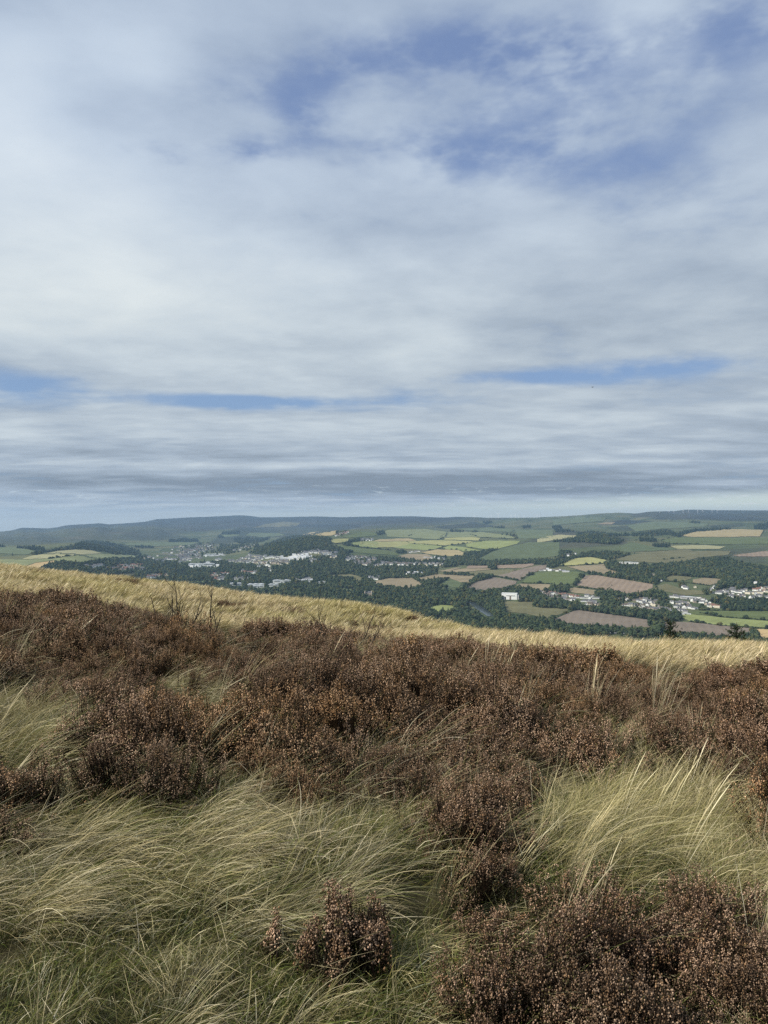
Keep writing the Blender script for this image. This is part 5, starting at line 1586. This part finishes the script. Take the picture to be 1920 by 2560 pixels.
# heather outlines in the photograph (mound tops)
HPOLY = [
    [(-300, 1480), (0, 1492), (110, 1490), (250, 1520), (330, 1520), (470, 1560), (560, 1580), (690, 1560), (740, 1585), (850, 1585), (930, 1600), (1010, 1605), (1150, 1612), (1300, 1632), (1480, 1652), (1560, 1645), (1700, 1672), (1780, 1668), (1860, 1672), (1920, 1650), (2300, 1640),
     (2300, 2120), (1920, 2070), (1850, 2010), (1760, 1960), (1680, 1900), (1640, 1830), (1560, 1810), (1480, 1870), (1400, 1870), (1320, 1900), (1200, 1940), (1080, 1965), (960, 1975), (850, 1940), (760, 1915), (680, 1950), (600, 1960), (480, 1920), (380, 1930), (250, 1960), (120, 2020), (0, 2050), (-300, 2090)],
    [(1125, 1975), (1200, 1950), (1265, 1980), (1270, 2080), (1200, 2110), (1130, 2060)],
    [(800, 2290), (900, 2280), (930, 2330), (900, 2400), (830, 2400)],
    [(960, 2160), (1060, 2130), (1250, 2150), (1280, 2210), (1150, 2240), (980, 2250)],
    [(1390, 2210), (1480, 2180), (1560, 2200), (1700, 2180), (1780, 2240), (1960, 2290), (2100, 2500), (1800, 2600), (1900, 2900), (1180, 2900), (1180, 2500), (1230, 2400), (1360, 2330)],
    [(800, 2590), (1010, 2560), (1100, 2640), (1100, 2900), (800, 2900)],
    [(1000, 2230), (1120, 2240), (1330, 2200), (1400, 2330), (1260, 2420), (1120, 2400)],
    [(1000, 2150), (1180, 2140), (1260, 2200), (1100, 2230), (990, 2210)],
]
HGAP = [   # grass showing inside the heather
    [(-80, 1720), (100, 1710), (230, 1740), (250, 1790), (170, 1830), (50, 1890), (-80, 1910)],
    [(380, 1700), (480, 1680), (640, 1690), (650, 1725), (480, 1745), (370, 1740)],
    [(290, 1890), (400, 1840), (460, 1860), (400, 1920)],
    [(860, 1620), (900, 1600), (930, 1640), (890, 1680)],
]
CREST = [   # patches of heather on the golden slope
    [(560, 1474), (700, 1480), (850, 1494), (1000, 1508), (1160, 1532), (1160, 1546), (1000, 1526), (850, 1510), (700, 1494), (560, 1484)],
    [(1000, 1545), (1100, 1548), (1110, 1566), (1010, 1566)], [(1150, 1556), (1230, 1560), (1250, 1578), (1160, 1580)], [(900, 1535), (960, 1538), (960, 1552), (905, 1550)],
    [(540, 1508), (620, 1512), (610, 1530), (540, 1524)], [(290, 1450), (345, 1452), (345, 1470), (290, 1466)], [(1370, 1585), (1440, 1588), (1440, 1602), (1370, 1600)],
    [(1560, 1612), (1600, 1612), (1600, 1622), (1560, 1620)], [(700, 1520), (760, 1524), (750, 1534), (700, 1530)],
    [(60, 1425), (110, 1428), (110, 1436), (60, 1434)], [(860, 1560), (1010, 1572), (1010, 1590), (870, 1585)],
]


def proj(X, Y, Z): return HX + F * X / Y, HY - F * Z / Y


def inany(px, py, polys):
    m_ = np.zeros(px.shape, bool)
    for p_ in polys: m_ |= in_poly(px, py, p_)
    return m_


def scatter(rmin, rmax, dens, seed, half=34):
    """random ground points in the view wedge"""
    rs = np.random.RandomState(seed)
    a_ = R(half); n = int(a_ * (rmax**2 - rmin**2) * dens)
    r_ = np.sqrt(rs.uniform(rmin**2, rmax**2, n)); t = rs.uniform(-a_, a_, n)
    X = r_ * np.sin(t); Y = r_ * np.cos(t)
    return X, Y, height(X, Y), r_


def wob(X, Y, px, py):
    return px + fbm(X * 1.3, Y * 1.3, 3) * 70 / np.maximum(.15 * Y, 1), py + fbm(X * 1.3 + 9, Y * 1.3, 3) * 70 / np.maximum(.3 * Y, 1)


rs0 = np.random.RandomState(21)


def mk(X, Y, Z, m_, pick, smin, smax, wind=28, tilt=8, spin=False):
    X, Y, Z = X[m_], Y[m_], Z[m_]; n = len(X)
    rot = np.stack([np.radians(rs0.normal(0, tilt, n)), np.radians(rs0.normal(0, tilt, n)),
                    rs0.uniform(0, 6.283, n) if spin else np.radians(rs0.normal(8, wind, n) + fbm(X / 1.7, Y / 1.7, 2) * 110)], 1)
    s = rs0.uniform(smin, smax, n)
    return [np.stack([X, Y, Z], 1), rot, np.stack([s, s, s * rs0.uniform(.85, 1.15, n)], 1), rs0.choice(pick, n)]


def cat_(L): return [np.concatenate([l[i] for l in L]) for i in range(4)]


# ---- heather carpet
X, Y, Z, r_ = scatter(1.5, 24, 11.5, 31)
px, py = proj(X, Y, Z + .30)
wx, wy = wob(X, Y, px, py)
mh = inany(wx, wy, HPOLY) & ~inany(wx, wy, HGAP) & (rs0.rand(len(X)) < .95)
low_cov = in_poly(px, py, [(1230, 2140), (2000, 2140), (2000, 2750), (1230, 2750)])
mh &= low_cov | (rs0.rand(len(X)) < .84)
near_h = mh & (r_ < 12)
H1 = mk(X, Y, Z, near_h, [0, 1, 2, 3], .75, 1.2, spin=True)
sf = np.clip((np.hypot(H1[0][:, 0], H1[0][:, 1]) - 1.5) / 4, .80, 1) * np.maximum(.72, .95 + 1.2 * fbm(H1[0][:, 0] / .9, H1[0][:, 1] / .9, 2))
H1[2] = H1[2] * sf[:, None]
H2 = mk(X, Y, Z, mh & ~near_h, [4, 5, 6], .9, 1.3, spin=True)
H2[2] = H2[2] * (.93 + 1.4 * fbm(H2[0][:, 0] / 1.4, H2[0][:, 1] / 1.4, 2))[:, None]
X2, Y2, Z2, r2 = scatter(24, 110, 3.0, 37, 33)
qx, qy = proj(X2, Y2, Z2 + .2)
mc = inany(qx + fbm(X2 / 2, Y2 / 2) * 30, qy + fbm(X2 / 2 + 5, Y2 / 2) * 8, CREST)
H3 = mk(X2, Y2, Z2, mc, [4, 5, 6], .8, 1.15, spin=True)
X, Y, Z, r_ = scatter(1.5, 5.5, 34, 33)
px, py = proj(X, Y, Z + .20); wx, wy = wob(X, Y, px, py)
ml = inany(wx, wy, [HPOLY[1]] + HPOLY[3:]) & (rs0.rand(len(X)) < np.where(px > 1250, .95, .7))
H4 = mk(X, Y, Z, ml, [0, 1, 2, 3], .42, .78, spin=True)
mlow = inany(px, py, HPOLY[3:])
HH_ = cat_([H1, H2, H3, H4])
gn_instances('heather_carpet', *HH_, HE + HEF, 'carpet of faded pink and brown heather across the moor', 'heather')
print('heather', len(HH_[0]))

WAV_, MAT_, TAL_, FIN_ = list(range(7)), list(range(7, 11)), list(range(11, 16)), list(range(16, 20))
MX_ = [0, 16, 2, 17, 4, 18]
# ---- grass near the viewer
X, Y, Z, r_ = scatter(1.5, 9, 78, 41)
px, py = proj(X, Y, Z + .08); wx, wy = wob(X, Y, px, py)
u = rs0.rand(len(X))
inh = inany(wx, wy, HPOLY) & ~inany(wx, wy, HGAP)
G_ = []
short_ = in_poly(wx, wy, [(-300, 2330), (250, 2290), (640, 2260), (760, 2260), (760, 2420), (600, 2700), (-300, 2900)])
mat_m = (~inh & (u < .62)) | (inh & (u < .22))
G_.append(mk(X, Y, Z, mat_m & ~short_, MAT_, .8, 1.35, 60, 10))
G_.append(mk(X, Y, Z, (u < .95) & short_, MAT_, .55, .95, 70, 12))
u3 = rs0.rand(len(X))
short = in_poly(wx, wy, [(-300, 2330), (250, 2290), (640, 2260), (760, 2260), (760, 2420), (600, 2700), (-300, 2900)])
wave = in_poly(wx, wy, [(-400, 2060), (300, 2090), (700, 2070), (1120, 2120), (1120, 2150), (900, 2200), (700, 2330), (500, 2330), (250, 2290), (-400, 2400)])
tall = in_poly(wx, wy, [(1080, 2090), (1300, 2050), (1560, 2070), (1620, 2120), (1500, 2240), (1250, 2300), (1230, 2700), (900, 2700), (1000, 2400), (950, 2230), (1100, 2140)])
fine = in_poly(wx, wy, [(1560, 1850), (2300, 1950), (2300, 2300), (1900, 2300), (1500, 2190), (1480, 2050)]) | in_poly(wx, wy, [(1700, 2400), (2300, 2350), (2300, 2900), (1500, 2900)])
u2 = rs0.rand(len(X)); pat = fbm(X / .8 + 4, Y / .8, 3) + .5
G_.append(mk(X, Y, Z, ~inh & wave & (u2 < .46 * np.clip((pat - .5) * 9 + .62, .05, 1.5)), WAV_, .6, 1.0, 26, 7))
tk = np.where(py > 2250, .10, .24)
G_.append(mk(X, Y, Z, ~inh & tall & (u2 < tk), TAL_, .6, .95, 20, 8))
G_.append(mk(X, Y, Z, ~inh & tall & (u2 > np.where(py > 2250, .90, .76)), WAV_, .6, .95, 20, 7))
G_.append(mk(X, Y, Z, ~inh & fine & (u2 < .40), FIN_, .8, 1.2, 35, 8))
G_.append(mk(X, Y, Z, ~inh & fine & (u2 > .93), TAL_, .6, .9, 16, 6))
G_.append(mk(X, Y, Z, ~inh & short & (u2 < .02 + .14 * (pat > .60)), WAV_, .4, .7, 45, 10))
G_.append(mk(X, Y, Z, ~inh & ~short & ~wave & ~tall & ~fine & (u2 < .26), MX_, .45, .75, 28, 8))
G_.append(mk(X, Y, Z, ~inh & ~short & ~wave & (u3 < .20), FIN_ + MX_, .55, .95, 34, 9))
u4 = rs0.rand(len(X))
G_.append(mk(X, Y, Z + .03 + .10 * rs0.rand(len(X)), ~inh & (u4 < .14), [20, 21, 22, 23], .7, 1.2, 90, 14))
G_.append(mk(X, Y, Z + .12, inh & (u4 < .03), [20, 21, 22, 23], .8, 1.2, 90, 25))
lowc = in_poly(px, py, [(1230, 2140), (2000, 2140), (2000, 2750), (1230, 2750)])
G_.append(mk(X, Y, Z, inh & lowc & (u2 < .08), FIN_, .5, .75, 35, 8))
G_.append(mk(X, Y, Z, inh & lowc & (u2 > .955), WAV_, .7, 1.0, 30, 10))
G_.append(mk(X, Y, Z, inh & (u2 < .012), TAL_, .7, 1.0, 22, 8))
G_.append(mk(X, Y, Z, inh & (u2 > .955), MX_, .7, 1.0, 28, 8))
G_.append(mk(X, Y, Z, inany(wx, wy, HPOLY[3:]) & (u4 > .80), WAV_ + FIN_ + TAL_[:2], .6, .95, 26, 9))
# ---- grass in the middle distance, in and round the heather
X, Y, Z, r_ = scatter(9, 26, 24, 43)
px, py = proj(X, Y, Z + .15); wx, wy = wob(X, Y, px, py)
u2 = rs0.rand(len(X)); inh = inany(wx, wy, HPOLY) & ~inany(wx, wy, HGAP)
above = ~inh
pn = fbm(X / 1.6, Y / 1.6, 3)
lf = np.clip((900 - px) / 700, 0, 1)
G_.append(mk(X, Y, Z, inh & (u2 < .055 + (.22 + .12 * lf) * (pn > .13 - .06 * lf)), MX_, .7, 1.1, 28, 8))
G_.append(mk(X, Y, Z, inh & (u2 > .988), TAL_, .8, 1.1, 22, 8))
G_.append(mk(X, Y, Z, ~inh & (py > 1690) & (u2 < .5), MAT_ + FIN_, .8, 1.2, 40, 8))
G_.append(mk(X, Y, Z, ~inh & (py > 1690) & (u2 > .7), MX_, .6, .9, 25, 8))
gapm = inany(wx, wy, HGAP)
G_.append(mk(X, Y, Z, gapm & (u2 < .8), MX_, .8, 1.1, 20, 7))
GG = cat_(G_)
gr_ = np.hypot(GG[0][:, 0], GG[0][:, 1])
gk = ~((gr_ < 3.1) & np.isin(GG[3], TAL_)) & ~((gr_ < 2.3) & (GG[3] < 7))
GG = [g_[gk] for g_ in GG]; gr_ = gr_[gk]
GG[2] = GG[2] * np.where(np.isin(GG[3], MAT_), 1.0, np.clip(.5 + .5 * (gr_ - 1.6) / 4.0, .5, 1.0))[:, None]
gn_instances('moor_grass', *GG, T_WAVE + T_MAT + T_TALL + T_FINE + T_LIT, 'long windswept straw coloured and green moor grass in the foreground', 'grass')
print('grass', len(GG[0]))

# ---- golden grass slope
G_ = []
hp_main = [HPOLY[0]]
X, Y, Z, r_ = scatter(11, 34, 20, 47, 33)
px, py = proj(X, Y, Z + .15); wx, wy = wob(X, Y, px, py)
ok_ = ~in_poly(wx, wy, HPOLY[0]) & (py < 1720) & ~(inany(wx, wy, CREST) & (rs0.rand(len(X)) < .8))
G_.append(mk(X, Y, Z, ok_, [0, 1, 2, 3, 4], .8, 1.2, 18, 5))
X, Y, Z, r_ = scatter(34, 140, 4.6, 49, 33)
px, py = proj(X, Y, Z + .15)
ok_ = ~(inany(px + fbm(X / 2, Y / 2) * 30, py + fbm(X / 2 + 5, Y / 2) * 8, CREST) & (rs0.rand(len(X)) < .85))
G_.append(mk(X, Y, Z, ok_, [5, 6, 7, 8], .9, 1.5, 18, 5))
GG = cat_(G_)
gn_instances('golden_grass', *GG, T_GOLD + T_GOLDF, 'dry golden grass bending in the wind on the slope beyond the heather', 'grass')
print('gold', len(GG[0]))


# ------------------------------------------------------------------ single bushes that stand out
def near_at(x, y, rmin=1.5, lift=0):
    g, ok = ground_at([x], [y], rmin=rmin)
    return Vector(g[0])


def bush(x, y, seed, radius, hgt, nsp, label, nbead=18, bead=.0035):
    p = near_at(x, y)
    root = empty('heather_bush', p); tag(root, label, 'heather bush')
    V, Fc, Cc = heather(seed, radius, hgt, nsp, nbead, bead)
    o = mesh_np('flowering_sprigs', V, Fc, [M_HEATHER], cols=Cc, parent=root)
    m_ = MB(); rb = random.Random(seed)
    for k in range(9):
        t = rb.uniform(0, 6.28); q = radius * .5 * rb.random()**.5
        m_.tube([(0, 0, -.05), (q * .5 * math.cos(t), q * .5 * math.sin(t), hgt * .3), (q * math.cos(t), q * math.sin(t), hgt * .62)], [.009, .006, .003], 5)
    m_.build('woody_stems', M_TWIG, root)
    return root


bush(860, 2440, 301, .15, .30, 150, 'dark heather bush with pale seed bells standing in the green grass at bottom centre', 24)
bush(935, 2420, 302, .12, .24, 90, 'smaller heather bush leaning against the right of the bottom centre bush', 22)
bush(690, 2395, 303, .035, .17, 16, 'single small heather sprig alone in the short green grass', 22)
bush(1195, 2110, 304, .19, .33, 170, 'round heather bush alone among the tall pale stems right of centre', 20)
bush(700, 1592, 305, .5, .45, 260, 'dark rounded heather bush on the edge of the golden slope left of centre', 12, .006)
bush(1060, 1620, 306, .45, .5, 240, 'dark heather tuft peaking at the far heather edge near the centre', 12, .006)


# bare dead saplings
def sapling(root, x0, y0, H_, seed, lean=0.0):
    rb = random.Random(seed); m_ = MB()
    def br(p, d, L_, r0, lev):
        pts = [p]; rad = [r0]; q = p.copy(); dd = d.copy(); n = 5
        for i in range(n):
            dd = (dd + Vector((rb.gauss(0, .13), rb.gauss(0, .13), rb.gauss(.06, .07)))).normalized()
            q = q + dd * L_ / n; pts.append(q.copy()); rad.append(r0 * (1 - .75 * (i + 1) / n))
            if lev < 3 and i >= 1 - (lev > 0) and rb.random() < (.95 if lev == 0 else .7):
                t = rb.uniform(0, 6.28); sd = Vector((math.cos(t), math.sin(t) * .6, rb.uniform(.5, 1.1)))
                br(q.copy(), (dd * .5 + sd * .6).normalized(), L_ * rb.uniform(.3, .55), rad[-1] * .7, lev + 1)
        m_.tube(pts, rad, 5)
    br(Vector((x0, y0, -.1)), Vector((lean, 0, 1)).normalized(), H_, .012 + .008 * H_, 0)
    return m_.build('stem', M_TWIG, root)


def shrub(x, y, dist, specs, label):
    Yd = dist; Xd = (x - HX) / F * Yd; Zd = float(height([Xd], [Yd])[0])
    root = empty('bare_shrub', (Xd, Yd, Zd)); tag(root, label, 'bare shrub')
    for i, (ox, oy, H_, ln) in enumerate(specs): sapling(root, ox, oy, H_, int(x) + i * 7, ln)


shrub(452, 1555, 17.5, [(-.02, 0, 1.45, .05), (.12, .1, 1.1, .2), (-.15, .1, 1.0, -.2), (.05, .05, .95, -.1), (-.08, 0, .8, .3), (.2, 0, .7, .1)], 'tallest bare dead shrub with forked stems on the heather edge at left')
shrub(522, 1555, 17.8, [(0, 0, 1.35, .02), (.12, 0, 1.0, .3), (-.06, .1, .9, -.1), (.05, 0, .8, .15), (-.12, 0, .7, -.3)], 'bare dead shrub just right of the tallest one')
shrub(462, 1520, 17.2, [(-.55, 0, 1.05, -.12), (-.42, .1, 1.1, .1), (-.5, .2, .8, -.4), (-.3, 0, .85, .05), (-.62, .1, .7, .1)], 'lower bare dead shrub left of the tallest one')
shrub(835, 1570, 15.6, [(0, 0, 1.15, -.02), (.1, .05, .8, .3)], 'thin bare dead shrub in front of the golden slope left of centre')
shrub(880, 1570, 15.6, [(0, 0, 1.1, .25), (.2, .1, .9, .45), (-.05, 0, .7, -.2)], 'thin arching bare shrub nearest the centre of the heather edge')
shrub(1455, 1640, 15.0, [(0, 0, .35, .1)], 'tiny bare twig in the heather right of centre')


# young conifers on the slope below the golden grass
def young_conifer(x, ytop, dist, hgt, seed, label):
    Yd = dist; Xd = (x - HX) / F * Yd; ztop = (HY - ytop) / F * Yd
    zg = float(height([Xd], [Yd])[0]); H_ = ztop - zg
    root = empty('young_pine', (Xd, Yd, zg)); tag(root, label, 'young pine')
    m_ = MB(); m_.tube([(0, 0, -.2), (.02, 0, H_ * .5), (0, .02, H_)], [.06, .04, .01], 6); m_.build('trunk', M_BARK, root)
    rs = np.random.RandomState(seed); V = []; nb = 0
    bm_ = MB()
    nw = 9
    for k in range(nw):
        z0 = H_ * (.12 + .84 * k / nw); Lb = H_ * .36 * (1 - k / (nw + .8))**.8 + .12
        for j in range(6):
            t = 6.283 * (j + rs.rand()) / 6; Lx = Lb * rs.uniform(.6, 1.15)
            d = np.array([math.cos(t), math.sin(t), rs.uniform(.2, .75)]); d /= np.linalg.norm(d)
            p0 = np.array([0, 0, z0]); p1 = p0 + d * Lx
            bm_.tube([tuple(p0), tuple(p1)], [.014, .004], 4)
            m2 = int(46 * max(.4, Lx / .6))
            tt = rs.uniform(.15, 1.08, m2)[:, None]; c = p0 + d * Lx * tt + rs.normal(0, .045, (m2, 3))
            dd = rs.normal(0, 1, (m2, 3)) + d * 1.2 + np.array([0, 0, .6]); dd /= np.linalg.norm(dd, axis=1)[:, None]
            e = rs.normal(0, 1, (m2, 3)); e -= (e * dd).sum(1)[:, None] * dd; e /= np.linalg.norm(e, axis=1)[:, None]
            s_ = rs.uniform(.07, .14, m2)[:, None]
            V.append(np.stack([c - e * s_ * .22, c + e * s_ * .22, c + dd * s_], 1).reshape(-1, 3))
    bm_.build('branches', M_BARK, root)
    V = np.concatenate(V); Fc = np.arange(len(V)).reshape(-1, 3)
    cc = np.repeat(rs.uniform(.7, 1.5, (len(Fc), 1)), 3, axis=0) * np.ones((1, 3))
    mesh_np('needles', V, Fc, [M_CONIF], cols=cc, parent=root)


young_conifer(1675, 1546, 40, 2.2, 5, 'young dark pine poking above the golden grass, the left one of two')
young_conifer(1842, 1556, 38, 2.2, 9, 'young dark pine with spread branches above the golden grass, the right one of two')

# ------------------------------------------------------------------ haze
def haze_mat():
    m_ = bpy.data.materials.new('haze_air'); m_.use_nodes = True
    q = NT(m_.node_tree); q.n.clear()
    o = q.new('ShaderNodeOutputMaterial'); v = q.new('ShaderNodeVolumePrincipled')
    q.put(v.inputs['Color'], (.46, .70, 1.0, 1)); v.inputs['Density'].default_value = HAZE
    v.inputs['Anisotropy'].default_value = .2
    q.l.new(v.outputs[0], o.inputs['Volume'])
    m_.cycles.homogeneous_volume = True
    return m_
HAZE = 4.2e-5
g = MB(); g.box(-19300, 19300, -19300, 19300, -420, 240)
hz = g.build('haze', haze_mat()); tag(hz, 'thin bluish haze lying over the valley and the far hills', 'haze', kind='stuff')
print('done')
